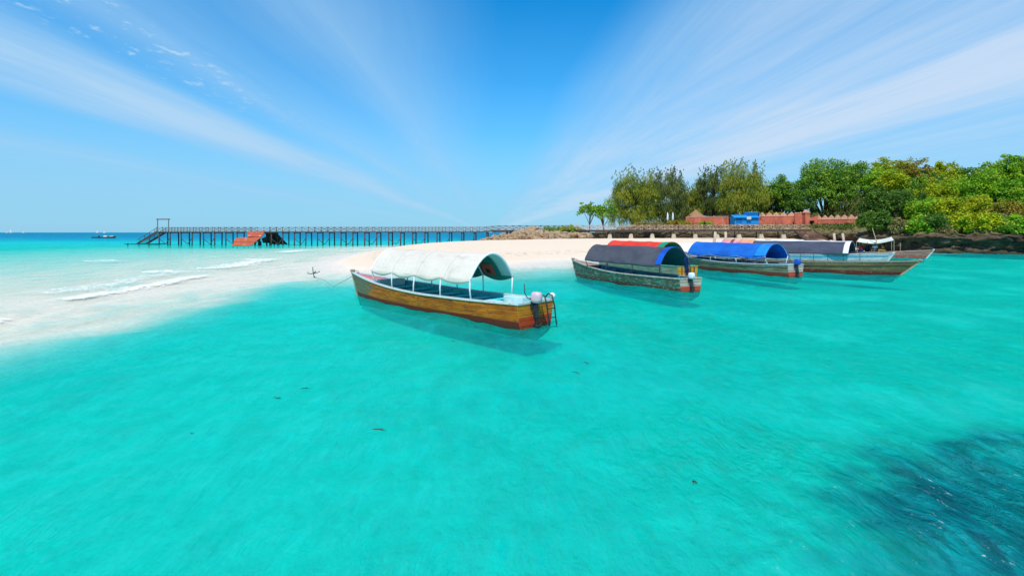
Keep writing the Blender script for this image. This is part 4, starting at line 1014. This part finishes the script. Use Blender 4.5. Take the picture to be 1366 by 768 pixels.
for i, (x, y) in enumerate(pl):
    x0, y0 = pl[max(i-2, 0)]; x1, y1 = pl[min(i+2, len(pl)-1)]; tx, ty = x1-x0, y1-y0; L_ = math.hypot(tx, ty); nx, ny = ty/L_*-1, tx/L_*1
    if nx*-1+ny*-1 < 0 and False: nx, ny = -nx, -ny
    nx, ny = -abs(1)*(-ty)/L_*-1 if False else ty/L_, -tx/L_
    base = .9*max(0, gz(x+nx*1.5, y+ny*1.5))       # cliff foot sits on the beach where there is one
    big = 1.3*mnoise.noise(Vector((x*.16, y*.16, 0)))
    for (o_, z) in pp:
        zz_ = z if z > 1.4 else z+base*(1.4-max(z, -.2))/1.6
        zz_ = base+(z-base)*1 if (z > base and base > .3) else max(z, base-.6) if base > .3 else z
        q_ = Vector((x*.55, y*.55, zz_*1.3)); k = .75*mnoise.noise(q_)+.65*mnoise.noise(q_*2.3)+.45*mnoise.noise(q_*4.5)
        V.append((x+nx*(o_+big+k), y+ny*(o_+big+k), zz_+(.35*mnoise.noise(q_*1.1+Vector((9,0,0))) if z > .2 else 0)))
m_ = len(pp); F = [(i*m_+j, (i+1)*m_+j, (i+1)*m_+j+1, i*m_+j+1) for i in range(len(pl)-1) for j in range(m_-1)]
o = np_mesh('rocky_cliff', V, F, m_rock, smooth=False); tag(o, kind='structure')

m_boul = mat('tan_boulder_rock', (.42,.29,.17), (.24,.16,.095), .95, 1.6, bump=1.0, bdist=.12, dirt=((.12,.08,.05), .56), detail=8)
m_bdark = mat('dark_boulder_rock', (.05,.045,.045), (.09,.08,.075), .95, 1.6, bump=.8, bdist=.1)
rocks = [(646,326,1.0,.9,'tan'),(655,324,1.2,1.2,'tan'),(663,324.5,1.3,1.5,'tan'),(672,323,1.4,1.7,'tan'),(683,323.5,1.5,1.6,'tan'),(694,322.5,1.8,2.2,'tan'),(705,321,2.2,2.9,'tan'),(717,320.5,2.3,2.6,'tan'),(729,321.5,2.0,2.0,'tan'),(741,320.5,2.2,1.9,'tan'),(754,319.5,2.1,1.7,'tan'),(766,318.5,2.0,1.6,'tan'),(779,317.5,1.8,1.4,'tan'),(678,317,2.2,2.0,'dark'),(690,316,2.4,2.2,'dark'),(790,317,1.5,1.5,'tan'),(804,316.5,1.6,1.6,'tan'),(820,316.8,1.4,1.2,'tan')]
words = ['smallest boulder at the sea end of the rock heap under the pier','second boulder from the sea end of the tan rock heap','third boulder from the sea end of the tan rock heap','rounded tan boulder under the step in the pier deck','tan boulder just below the dark rocks by the pier',
 'tan boulder left of the tallest one in the heap','tallest tan boulder of the heap before the pier','broad tan boulder touching the tallest one on its right','low tan boulder left of the green bush','tan boulder below the left side of the green bush','tan boulder below the right side of the green bush',
 'tan boulder right of the green bush','flat tan boulder farther right of the green bush','left dark rock behind the tan heap under the pier','right dark rock behind the tan heap under the pier','upright cream boulder under the pier right of the bush','cream boulder under the pier, second from the bush','last small boulder before the dark bank under the pier']
for k, ((px_, py_, rx, rz_, kd), lb) in enumerate(zip(rocks, words)):
    q_ = pier_at(px_); Yq = q_.y-(3.6 if kd == 'tan' and k < 13 else -1.5); X_ = (px_-683)/FP*Yq; g = max(gz(X_, Yq), -.3)
    mb = MB().blob((0,0,rz_*.30), (rx*1.05, rx*.9, rz_*.50), 26, 18, .26, 1.5, seed=k+3)
    for e in range(3): mb.blob((rnd.uniform(-1,1)*rx, rnd.uniform(-1.2,.1)*rx, rz_*.12), (rx*.5, rx*.45, rz_*.35), 16, 10, .3, 1.8, seed=k*5+e)
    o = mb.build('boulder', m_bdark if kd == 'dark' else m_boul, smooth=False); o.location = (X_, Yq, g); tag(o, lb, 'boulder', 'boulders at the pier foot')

# pale timber posts in front of the bank
for (px_, y0, y1, Yq, ln, lb) in ((953,325,309.5,80,.35,'left leaning pale post behind the bright blue canopy'),(968.5,325,309.5,80,-.15,'thicker pale post right of the leaning one above the blue canopy'),
                              (1113.5,326,311.5,84,-.25,'left pale post beside the shore steps'),(1125.5,327,311.5,84,-.35,'right pale post beside the shore steps')):
    a = WD(px_, y0, Yq); c_ = WD(px_, y1, Yq); g = max(gz(a.x, a.y), 0)-.3
    mb = MB().tube([(0,0,0), (ln*.5,0,(c_.z-g)*.5), (ln*.9,0,c_.z-g)], [.22,.20,.19], 10); mb.tube([(ln*.9,0,c_.z-g-.02),(ln*.9,0,c_.z-g+.06)], [.17,.12], 10)
    o = mb.build('mooring_post', mat('bleached_post', (.58,.47,.36), (.42,.33,.25), .85, 3, (4,4,1), dirt=((.22,.15,.1), .58)), smooth=True); o.location = (a.x-ln*.45, Yq, g); tag(o, lb, 'post', 'pale posts by the bank')

# ================================================================== BUILDINGS AND WALLS
m_wall, t, b = new_mat('terracotta_plaster'); ob = t.pos(); n1 = t.noise(ob, .5, 6, .6); n2 = t.noise(t.map(ob, (2,2,.6)), 1.6, 8, .7)
c = t.mix(t.smooth(n1, .35, .65), (.68,.17,.09), (.48,.105,.06)); c = t.mix(t.smooth(n2, .54, .74, 0, .7), c, (.66,.33,.22)); c = t.mix(t.smooth(n2, .48, .34, 0, .75), c, (.20,.06,.04))
t.link(c, b.inputs['Base Color']); b.inputs['Roughness'].default_value = .9; t.link(t.bump(n2, .4, .05), b.inputs['Normal'])
m_cap = mat('peach_coping', (.72,.40,.27), (.62,.28,.17), .9, 2)
def wall_run(root, pts, h, th_=.5, merlon=None, zoff=0):
    """pts: plan points; returns parts wall, coping and merlons in root space"""
    o0 = root.location; mb = MB(); cp = MB(); ml = MB()
    for (x0, y0, zb0), (x1, y1, zb1) in zip(pts[:-1], pts[1:]):
        L_ = math.hypot(x1-x0, y1-y0); rz = math.atan2(y1-y0, x1-x0); c_ = Vector(((x0+x1)/2, (y0+y1)/2, 0))-o0
        zb = min(zb0, zb1); mb.box((c_.x, c_.y, (zb+h)/2-o0.z), (L_+th_*.2, th_, h-zb), rz=rz)
        cp.box((c_.x, c_.y, h+.07-o0.z), (L_+.1, th_+.12, .14), rz=rz)
        if merlon:
            n = int(L_/merlon)
            for i in range(n):
                u = (i+.5)/n; x = x0+(x1-x0)*u-o0.x; y = y0+(y1-y0)*u-o0.y; w_ = L_/n*.86; M_ = Matrix.Translation((x, y, h+.14-o0.z)) @ Matrix.Rotation(rz, 4, 'Z') @ Matrix(((1,0,0,0),(0,0,-1,0),(0,1,0,0),(0,0,0,1)))
                ml.prism([(-w_/2,0),(w_/2,0),(w_/2,.28),(w_*.28,.50),(0,.85),(-w_*.28,.50),(-w_/2,.28)], -.2, .2, 0, M_)
    mb.build('wall', m_wall, root); cp.build('coping', m_cap, root)
    if merlon: ml.build('battlement', m_cap, root)
def wp(px_, Yq): return ((px_-683)/FP*Yq, Yq)
def zat(py_, Yq): return CH-(py_-HY)/FP*Yq
def mk_wall(label, lst, top, merlon=None):      # lst of (px, Y)
    x, y = wp(*lst[0]); r_ = empty('garden_wall', (x, y, 3), label=label, cat='wall')
    wall_run(r_, [(*wp(a, yy), 2.6) for a, yy in lst], top, merlon=merlon); return r_
mk_wall('low salmon plastered garden wall left of the blue stall, below the thatched roofs', [(915,122),(945,121),(972,119)], zat(289.5,121))
mk_wall('salmon wall between the blue stall and the red gate tower', [(1012,117),(1050,115.5),(1074,114)], zat(288.5,115), merlon=1.4)
mk_wall('terracotta wall with pointed white edged battlements right of the gate tower', [(1088,112),(1122,108),(1150,105),(1172,106)], zat(292.5,107), merlon=1.15)
mk_wall('short raised salmon wall behind the battlements', [(1112,116),(1160,114)], zat(288.0,115), merlon=1.2)
mk_wall('far short salmon wall glimpsed between the hill shrubs', [(1196,104),(1222,103)], zat(290,104))
tw = empty('gate_tower', (*wp(1081,112), 3), label='narrow red gate tower with an arched doorway behind the pier end', cat='gate')
Ht = zat(284,112)-3
tb_ = MB(); tb_.box((-.95, 0, Ht/2-.3), (.95, 1.2, Ht+.6)); tb_.box((.95, 0, Ht/2-.6), (.8, 1.2, Ht-.3)); tb_.box((0, 0, Ht-1.35), (1.1, 1.15, .7)); tb_.build('wall', m_wall, tw)
cp = MB(); cp.box((-.95,0,Ht+.05), (1.15,1.4,.16)); cp.prism([(-.5,0),(.5,0),(0,.6)], -.5, .5, 0, Matrix.Translation((-.95,0,Ht+.13)) @ Matrix.Rotation(R(90), 4, 'X')); cp.build('coping', m_cap, tw)
dr = MB(); dr.box((0,.3,.95), (1.05,.12,2.7)); dr.build('doorway', mat('dark_gate_wood', (.05,.035,.03)), tw)
# steps of terrace at tower
mk_wall('stepped red wall segment just left of the gate tower', [(1060,113.3),(1076,112.6)], zat(284.5,113))
# blue stall
bs = empty('blue_stall', (*wp(993,112), 3.2), label='bright blue painted stall with a white notice and a darker blue awning', cat='stall')
m_bl = mat('stall_blue_paint', (.01,.28,.66), (.01,.22,.55), .6, 2); m_bl2 = mat('stall_dark_blue', (.01,.13,.36), (.01,.1,.28), .6, 2)
zb_ = zat(300,112)-3.2; zt = zat(289.5,112)-3.2
MB().box((0,0,(zb_+zt)/2), (5.2,2.4,zt-zb_)).build('front', m_bl, bs, bevel=.02)
mb = MB(); mb.box((1.45,.2,zt+.55), (2.1,2.4,1.1)); mb.build('upper_store', m_bl, bs, bevel=.02)
quadslab([(-2.9,-1.6,zt-.15),(2.8,-1.6,zt-.15),(2.8,.2,zt+.45),(-2.9,.2,zt+.45)], .07, m_bl, 'awning', bs, (0,0,0))
MB().box((-1.7,-1.22,zt-.75), (1.3,.05,1.0)).build('hatch', m_bl2, bs); MB().box((1.45,-1.05,zt+.75), (2.3,.08,.4)).build('fascia', m_bl2, bs)
MB().box((.25,-1.66,zt-.25), (.95,.05,.62)).build('notice', M_white, bs)
# thatched roofs behind the wall
m_th = mat('thatch', (.42,.24,.13), (.26,.14,.08), .95, 5, (3,3,1), bump=.9, bdist=.1)
for (px_, pt, pb, hw, Yq, lb) in ((928,279.5,289.5,13,127,'left thatched conical roof rising behind the salmon wall'),(968,282,289.5,14,125,'right thatched conical roof behind the salmon wall, half hidden by the yellow green tree')):
    x, y = wp(px_, Yq); zt = zat(pt, Yq); zb2 = zat(pb, Yq); rr_ = hw/FP*Yq
    h_ = empty('thatched_hut', (x, y, 3.5), label=lb, cat='hut', group='thatched huts'); mb = MB(); Q = []
    for i in range(9):
        u = i/8; rad = .12+(rr_*1.05)*u**1.12; Q.append([(rad*math.cos(a_)*(1+.03*math.sin(a_*9+i)), rad*math.sin(a_), (zt-3.5)-(zt-zb2+.3)*u+.05*math.sin(a_*13)*u) for a_ in [2*math.pi*j/30 for j in range(31)]])
    mb.grid(Q); mb.build('thatch_roof', m_th, h_); MB().tube([(0,0,zt-3.6),(0,0,zt-2.7)], [.16,.05], 8).build('roof_finial', m_pw, h_)
    MB().tube([(0,0,-1),(0,0,zb2-3.3)], rr_*.72, 18).build('wall', m_cap, h_)
for (px_, lb) in ((890.5,'closed white parasol left of the thatched roofs'),(897.5,'second closed white parasol leaning beside the first')):
    x, y = wp(px_, 118); u_ = empty('closed_parasol', (x, y, zat(295,118)-.8), label=lb, cat='parasol', group='closed white parasols')
    MB().tube([(0,0,0),(0,0,3.0)], .04, 6).build('pole', M_darkpole, u_); MB().tube([(0,0,.9),(0,0,1.2),(.05,0,2.2),(0,0,2.9)], [.12,.26,.18,.03], 9).build('folded_canopy', M_pole, u_, smooth=True)
person((*wp(940, 104), 3.36), -1.5, 'person in dark clothes standing on the pier left of the blue stall', shirt=(.01,.01,.015), trousers=(.015,.015,.02), seated=False)

# ================================================================== TREES
def leaf_mat(name, c1, c2, c3):
    m, t, b = new_mat(name); p = t.pos(); n1 = t.noise(p, .38, 3, .5); n2 = t.noise(p, 3.1, 4, .6); r_ = t.attr('tint')
    c = t.mix(t.smooth(n1, .38, .62), c1, c2); c = t.mix(t.math('MULTIPLY', t.smooth(r_, .55, 1.0), .8), c, c3)
    c = t.mix(t.smooth(n2, .45, .7, 0, .4), c, tuple(k*.5 for k in c1))
    t.link(c, b.inputs['Base Color']); b.inputs['Roughness'].default_value = .55; b.inputs['Specular IOR Level'].default_value = .25
    tl = t.new('ShaderNodeBsdfTranslucent'); t.link(t.mix(.5, c, (.30,.36,.02)), tl.inputs[0])
    ms = t.new('ShaderNodeMixShader'); ms.inputs[0].default_value = .25; t.link(b.outputs[0], ms.inputs[1]); t.link(tl.outputs[0], ms.inputs[2])
    t.link(ms.outputs[0], t.n['Material Output'].inputs[0]); return m
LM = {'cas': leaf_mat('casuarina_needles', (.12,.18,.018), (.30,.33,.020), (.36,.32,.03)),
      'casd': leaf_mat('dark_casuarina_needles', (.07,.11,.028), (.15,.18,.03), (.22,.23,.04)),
      'grn': leaf_mat('mid_green_leaves', (.08,.22,.018), (.21,.39,.025), (.36,.50,.05)),
      'yel': leaf_mat('yellow_green_leaves', (.20,.32,.006), (.44,.50,.008), (.58,.50,.012)),
      'lit': leaf_mat('fresh_green_leaves', (.10,.32,.012), (.27,.50,.012), (.42,.54,.02)),
      'olv': leaf_mat('olive_orange_leaves', (.26,.25,.02), (.36,.24,.03), (.44,.32,.04)),
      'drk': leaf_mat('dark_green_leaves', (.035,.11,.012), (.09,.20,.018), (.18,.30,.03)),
      'dry': leaf_mat('dry_scrub_leaves', (.22,.19,.06), (.30,.24,.09), (.38,.30,.13))}
M_bark = mat('grey_brown_bark', (.14,.105,.08), (.08,.06,.045), .95, 3, (3,3,1), bump=.8, bdist=.05)
M_barkp = mat('pale_bark', (.36,.29,.21), (.22,.17,.12), .95, 3, (3,3,1), bump=.6, bdist=.05)
def leaves(rg, cents, rads, nper, size, droop=0, elong=1.4, flat=.6):
    """quads scattered through clump volumes; returns V, F, tint"""
    n = len(cents); C_ = np.repeat(np.asarray(cents), nper, 0); R_ = np.repeat(np.asarray(rads), nper)
    d = rg.normal(size=(n*nper, 3)); d /= np.linalg.norm(d, axis=1)[:, None]; rr_ = rg.random(n*nper)**.42
    P = C_+d*(R_*rr_)[:, None]*np.array([1, 1, .78])
    if droop: P[:, 2] -= droop*rg.random(n*nper)*R_
    ax_ = rg.normal(size=(n*nper, 3))
    if droop: ax_ = ax_*.35+np.array([0, 0, -1.0])+d*.35
    else: ax_ += d*.7
    ax_ /= np.linalg.norm(ax_, axis=1)[:, None]
    nn = rg.normal(size=(n*nper, 3))+np.array([0, 0, flat*1.6])+d*.8; b_ = np.cross(nn, ax_); b_ /= np.linalg.norm(b_, axis=1)[:, None]+1e-9
    s_ = size*(.6+.8*rg.random(n*nper))[:, None]; a = ax_*s_*elong*.5; b_ = b_*s_*.5/(elong if droop else 1)
    V = np.stack([P-a, P+b_*.9, P+a, P-b_*.9], 1).reshape(-1, 3); F = np.arange(len(V)).reshape(-1, 4)
    tint = np.repeat(np.clip(np.repeat(rg.random(n), nper)*.75+rg.random(n*nper)*.35, 0, 1), 4)
    return V, F, tint
def make_tree(name, x, y, zt, zb, wd, kind, label, group, cat='tree', lobes=None, spikes=0, n=None, size=.26, trunk=True, dens=1.0, bark=None, seed=0, cl=None):
    rg = np.random.default_rng(seed+11); g = gz(x, y) if trunk is not False else zb
    g = min(g, zb+.3)
    root = empty(name, (x, y, g), label=label, cat=cat, group=group)
    hc = zt-zb; R_ = wd/2; cs = []; rs = []
    base = cl or max(.6, min(1.45, R_*.21)); n = int((n or (16+R_*hc*1.15))*1.75)
    if kind.startswith('cas') and not lobes: lobes = [(0,0,.50,1.0,1.0),(-.38,.1,.45,.62,.8),(.4,-.1,.45,.6,.8),(0,-.2,.2,.85,.45),(-.45,0,.2,.55,.45),(.45,0,.2,.55,.45)]
    lob = lobes or [(0, 0, .50, 1.0, 1.0), (-.38, .1, .42, .62, .72), (.40, -.1, .45, .60, .74), (.05, -.35, .36, .70, .66), (-.15, .35, .62, .55, .6)]
    w_ = np.array([l[3]**2*l[4] for l in lob]); w_ /= w_.sum()
    for k in range(n):
        l = lob[rg.choice(len(lob), p=w_)]; d = rg.normal(size=3); d /= np.linalg.norm(d); d[2] = d[2] if d[2] > -.55 else -d[2]*.5
        rr_ = (.55+.45*rg.random()**.6)*(1+.16*rg.normal()*.5)
        c_ = np.array([l[0]*R_+d[0]*rr_*R_*l[3]*.86, l[1]*R_+d[1]*rr_*R_*l[3]*.80, zb-g+hc*l[2]+d[2]*rr_*hc*.5*l[4]*.98])
        c_[2] = max(c_[2], zb-g+.1*hc*rg.random()); cs.append(c_); rs.append(base*rg.uniform(.6, 1.25))
    droop = 1.3 if kind.startswith('cas') else 0
    V, F, T_ = leaves(rg, cs, rs, int(88*dens), size*(1.15 if droop else 1), droop, 2.6 if droop else 1.4)
    Vs, Fs, Ts = [V], [F], [T_]; off = len(V)
    for k in range(spikes):          # feathery leaders
        a = rg.uniform(0, 6.28); q_ = rg.random()**.5; sx_, sy_ = R_*.72*q_*math.cos(a), R_*.72*q_*math.sin(a); top = zt-g+hc*rg.uniform(-.04, .16)*(1.1-q_); bot = zb-g+hc*(.80-.25*q_)
        m_ = 16; cc = [np.array([sx_+.03*j*rg.normal(), sy_, bot+(top-bot)*j/m_]) for j in range(m_+1)]; rc = [base*.55*(1-j/m_*.86) for j in range(m_+1)]
        v2, f2, t2 = leaves(rg, cc, rc, 24, size*.62, 0.2, 2.6); Vs.append(v2); Fs.append(f2+off); Ts.append(t2); off += len(v2)
    crown = np_mesh('crown', np.concatenate(Vs), np.concatenate(Fs), LM[kind], root, attrs={'tint': np.concatenate(Ts)})
    if trunk:
        mb = MB(); r0 = max(.12, wd*.022); th_ = zb-g+hc*.35; rgp = random.Random(seed)
        f0 = Vector((rgp.uniform(-.4,.4), 0, max(.3, (zb-g)*.75)))
        mb.tube([(0,0,-.5),(f0.x*.4,0,f0.z*.5), f0], [r0*1.35, r0*1.1, r0], 8)
        for k in range(min(16, 6+int(R_*1.5))):
            c_ = Vector(cs[(k*7) % len(cs)]); mid = f0.lerp(c_, .5)+Vector((0,0,.08*c_.length)); mid2 = mid.lerp(c_, .55)
            mb.tube([f0-Vector((0,0,.1)), mid, mid2, c_], [r0*.62, r0*.38, r0*.22, r0*.08], 5)
        mb.build('trunk', bark or M_bark, root, smooth=True)
    return root
def tpx(name, px_, yt, yb, wpx, Yq, kind, label, group='trees on the island', **kw):
    x = (px_-683)/FP*Yq
    return make_tree(name, x, Yq, zat(yt, Yq), zat(yb, Yq), wpx/FP*Yq*1.06, kind, label, group, seed=int(px_*3+yt), **kw)
# the two small sparse trees at the left
tpx('small_tree', 786, 269, 292, 34, 118, 'grn', 'leftmost small sparse tree standing clear beside the pier', dens=.42, size=.28, n=24, cl=.75)
tpx('small_tree', 806, 268.5, 296, 34, 117, 'grn', 'second small sparse tree just left of the big leafy one', dens=.48, size=.28, n=26, cl=.8)
G1 = 'tall feathery trees behind the pier'
tpx('casuarina_tree', 845, 228, 302, 68, 124, 'cas', 'big rounded feathery tree nearest the open sea, reaching the pier rail', G1, spikes=12, dens=1.1)
tpx('casuarina_tree', 887, 227, 298, 66, 127, 'casd', 'darker rounded feathery tree touching the big leftmost one', G1, spikes=14, dens=1.1)
tpx('casuarina_tree', 925, 248, 294, 44, 131, 'cas', 'lower feathery tree behind the left thatched roof', G1, spikes=6)
tpx('casuarina_tree', 950, 224, 290, 44, 129, 'casd', 'slender dark tree with two pointed tops left of the yellow green one', G1, spikes=12, dens=.9)
tpx('casuarina_tree', 990, 217, 291, 70, 121, 'cas', 'yellow green feathery tree with spiky tops above the blue stall', G1, spikes=20, dens=1.1, lobes=[(0,0,.5,.9,1.0),(-.35,0,.25,.7,.45),(.4,0,.4,.6,.8),(0,-.3,.3,.8,.6)])
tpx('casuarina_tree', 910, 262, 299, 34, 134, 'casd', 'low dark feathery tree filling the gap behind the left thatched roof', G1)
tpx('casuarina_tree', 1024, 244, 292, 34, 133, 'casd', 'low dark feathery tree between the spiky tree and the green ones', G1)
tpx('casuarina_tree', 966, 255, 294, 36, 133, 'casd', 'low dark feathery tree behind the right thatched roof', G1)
G2 = 'broad leafy trees behind the walls'
tpx('broadleaf_tree', 1044, 233, 288, 52, 128, 'grn', 'green tree right of the spiky yellow green tree', G2, dens=1.1)
tpx('broadleaf_tree', 1100, 206, 290, 74, 119, 'grn', 'largest broad green tree shading the gate tower', G2, dens=1.15, n=135)
tpx('broadleaf_tree', 1143, 212, 288, 66, 121, 'grn', 'broad green tree on the right shoulder of the largest one', G2, dens=1.1)
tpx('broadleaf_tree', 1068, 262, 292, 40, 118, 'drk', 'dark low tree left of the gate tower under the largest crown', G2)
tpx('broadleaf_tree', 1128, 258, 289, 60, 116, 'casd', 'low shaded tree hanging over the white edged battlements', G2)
G3 = 'trees covering the hillside'
HT = [(1176,222,270,44,114,'lit','bright green tree left of the brightest yellow crown on the hill'),(1193,226,264,32,108,'yel','brightest yellow green crown on the hill'),(1216,214,262,58,118,'olv','orange tinted round crown at the top of the hill'),
 (1190,210,250,56,124,'yel','yellow green crown on the skyline right of the broad trees'),(1258,214,264,56,118,'yel','domed yellow green crown at the middle of the skyline'),(1290,220,266,50,116,'grn','plain green crown right of the middle dome'),
 (1322,218,268,48,114,'lit','fresh green crown left of the tallest right hand trees'),(1344,207,262,56,110,'lit','tallest dark topped crown at the right end of the skyline'),(1376,206,264,60,108,'lit','crown cut by the right edge of the photo at the skyline'),
 (1412,210,270,60,106,'grn','tree beyond the right edge of the photo'),
 (1208,226,270,60,122,'grn','green crown filling the hill behind the orange tinted one'),(1240,232,286,60,110,'grn','plain green tree behind the yellow one in the second row'),(1274,234,286,50,108,'yel','yellow second row tree behind the shaded flank one'),
 (1170,246,296,38,104,'drk','dark tree above the end of the battlement wall'),(1207,252,303,56,96,'drk','dark round tree with a pale twisted trunk above the cliff'),(1248,238,292,54,100,'yel','yellow tree in the second row right of the dark round tree'),
 (1288,236,280,46,98,'lit','green second row tree with a shaded left flank'),(1322,226,282,44,96,'lit','very green second row tree below the skyline'),(1356,236,288,54,94,'lit','green second row tree near the right edge'),(1234,262,300,44,92,'lit','green tree right beside the dark round tree'),
 (1268,264,300,44,89,'yel','yellow green bush like tree at mid slope'),(1304,262,300,46,88,'yel','mid slope yellow tree below the very green one'),(1342,270,303,44,84,'olv','olive mid slope tree near the right edge'),(1378,262,304,50,84,'grn','mid slope tree cut by the right edge')]
for k, (px_, yt, yb, wq, Yq, kd, lb) in enumerate(HT): tpx('hillside_tree', px_, yt, yb, wq, Yq, kd, lb, G3, dens=.75, cl=.92, n=int(24+wq*.5+(yb-yt)*.55), size=.27 if Yq > 100 else .24, bark=M_barkp if 'pale' in lb else None)
G4 = 'shrubs along the cliff top'
SH = [(1158,284,308,24,97,'drk','dark shrub hanging over the end of the battlement wall'),(1176,280,314,30,90,'drk','dark shrub left of the lit shrub on the cliff edge'),(1203,290,318,26,84,'dry','dry scrubby bush on the cliff edge under the dark round tree'),(1226,288,319,34,80,'lit','lit green shrub at the cliff edge with drooping stems'),
 (1250,286,314,32,79,'drk','dark green shrub right of the lit one on the cliff edge'),(1262,298,318,34,75,'dry','grey dry scrub hanging over the rock shelf'),(1284,283,313,36,75,'yel','yellow shrub above the middle of the rock shelf'),(1304,299,317,30,71,'dry','second grey dry scrub patch farther right on the shelf'),
 (1314,282,312,36,75,'yel','yellow green shrub in the middle right of the cliff top'),(1340,292,315,32,71,'grn','green shrub near the right edge above the rock'),(1362,288,314,36,71,'lit','shrub at the right edge above the rock shelf'),(1395,288,314,40,70,'grn','shrub beyond the right edge above the rock shelf')]
def cliff_Y(px_):
    k = (px_-683)/FP; best = 1e9
    for (x0, y0), (x1, y1) in zip(CLIFF[:-1], CLIFF[1:]):
        a, b_ = x0-k*y0, x1-k*y1
        if a*b_ <= 0 and abs(a-b_) > 1e-6: best = min(best, y0+(y1-y0)*a/(a-b_))
    return best
for (px_, yt, yb, wq, Yq, kd, lb) in SH:
    Yq = min(Yq, cliff_Y(px_)+1.3)
    tpx('cliff_shrub', px_, yt, yb, wq, Yq, kd, lb, G4, cat='shrub', size=.22, dens=1.0, n=34, cl=.62)
G5 = 'bushes by the pier and the walls'
for (px_, yt, yb, wq, Yq, kd, lb) in [(741,301,318,38,106,'lit','green bush growing on the tan rocks in front of the pier'),(760,301,317,42,106,'yel','yellower bush joined to the green one on the tan rocks'),(777,308,319,14,105,'yel','small separate bush on the sand right of the rocky bushes'),
      (726,308,316,14,107,'lit','small low bush left of the rocky bushes'),(1025,281,300,30,120,'olv','flowering bush above the salmon wall right of the blue stall'),(1040,285,294,26,119,'yel','yellow bush between the blue stall and the dark low tree'),(940,296,303,14,116,'lit','small bush in front of the salmon wall by the dark clothed person'),
      (868,296,304,44,118,'dry','dry scrub mound behind the pier rail, left part'),(905,295,303,44,117,'olv','olive scrub mound behind the pier rail below the parasols'),(1172,291,307,22,95,'drk','small dark bush with a bare stem at the wall end'),(1098,299,309,30,105,'dry','dry bush on the rocks under the start of the white edged battlements'),(1130,298,310,34,101,'drk','dark bush on the rocks under the white edged battlements'),(1152,295,309,26,99,'olv','olive bush overlapping the right end of the battlements')]:
    tpx('bush', px_, yt, yb, wq, Yq, kd, lb, G5, cat='bush', size=.20, dens=1.0, n=36, cl=.55, trunk=True)
# undergrowth between the trees
rg = np.random.default_rng(77); n = 16000
X = rg.uniform(30, 140, n); Y = rg.uniform(60, 150, n); si = sdist(X, Y, CLIFF+[(300,50),(300,400),(60,400),(30,200)])
k = (si > 1.6) & ((X > 62) | (si > 4)) & (X/Y < 1.25) 
X, Y = X[k], Y[k]; Z_ = ground_z(X, Y); Z_ = np.where(si[k] < 7, np.maximum(Z_, 3.5), Z_)
V, F, T_ = leaves(rg, np.stack([X, Y, Z_+.25], 1), rg.uniform(.4, .85, len(X)), 24, .22, 0, 1.4)
o = np_mesh('undergrowth', V, F, leaf_mat('scrub_leaves', (.08,.13,.02), (.22,.20,.06), (.30,.24,.10)), attrs={'tint': T_}); tag(o, 'low scrub and undergrowth covering the island between the trees', 'undergrowth', kind='stuff')
# drifting seaweed scraps
m_sw = mat('floating_seaweed_brown', (.030,.028,.015), (.05,.04,.02))
for k, (px_, py_, ln, an_, lb) in enumerate([(370,531,.14,.1,'small dark seaweed scrap drifting left of the middle'),(407,518,.16,.8,'forked dark seaweed scrap drifting below the boat bow'),(506,573,.22,.0,'longest dark seaweed scrap in the lower middle'),(768,497,.20,-.5,'dark seaweed scrap drifting right of the mustard boat'),
      (782,484,.12,-.6,'thin seaweed scrap just above the one right of the mustard boat'),(927,643,.10,.7,'tiny dark scrap drifting in the open water at lower centre right'),(256,578,.05,.2,'tiniest seaweed speck at the lower left'),(604,455,.18,-.7,'seaweed scrap close below the mustard boat hull')]):
    x, y = W(px_, py_, .03); mb = MB(); ln *= .62; pts = [(ln*(i/6-.5)*1.6, .02*math.sin(i*1.7+k), .012*math.sin(i)) for i in range(7)]
    mb.tube(pts, [.002,.006,.007,.007,.006,.005,.002], 5); mb.tube([pts[3], (pts[3][0]+ln*.3, .03, .0), (pts[3][0]+ln*.5, .025, 0)], [.005,.004,.002], 5)
    o = mb.build('seaweed_scrap', m_sw, smooth=True); o.location = (x, y, .035); o.rotation_euler.z = an_; tag(o, lb, 'seaweed', 'seaweed scraps drifting on the water')
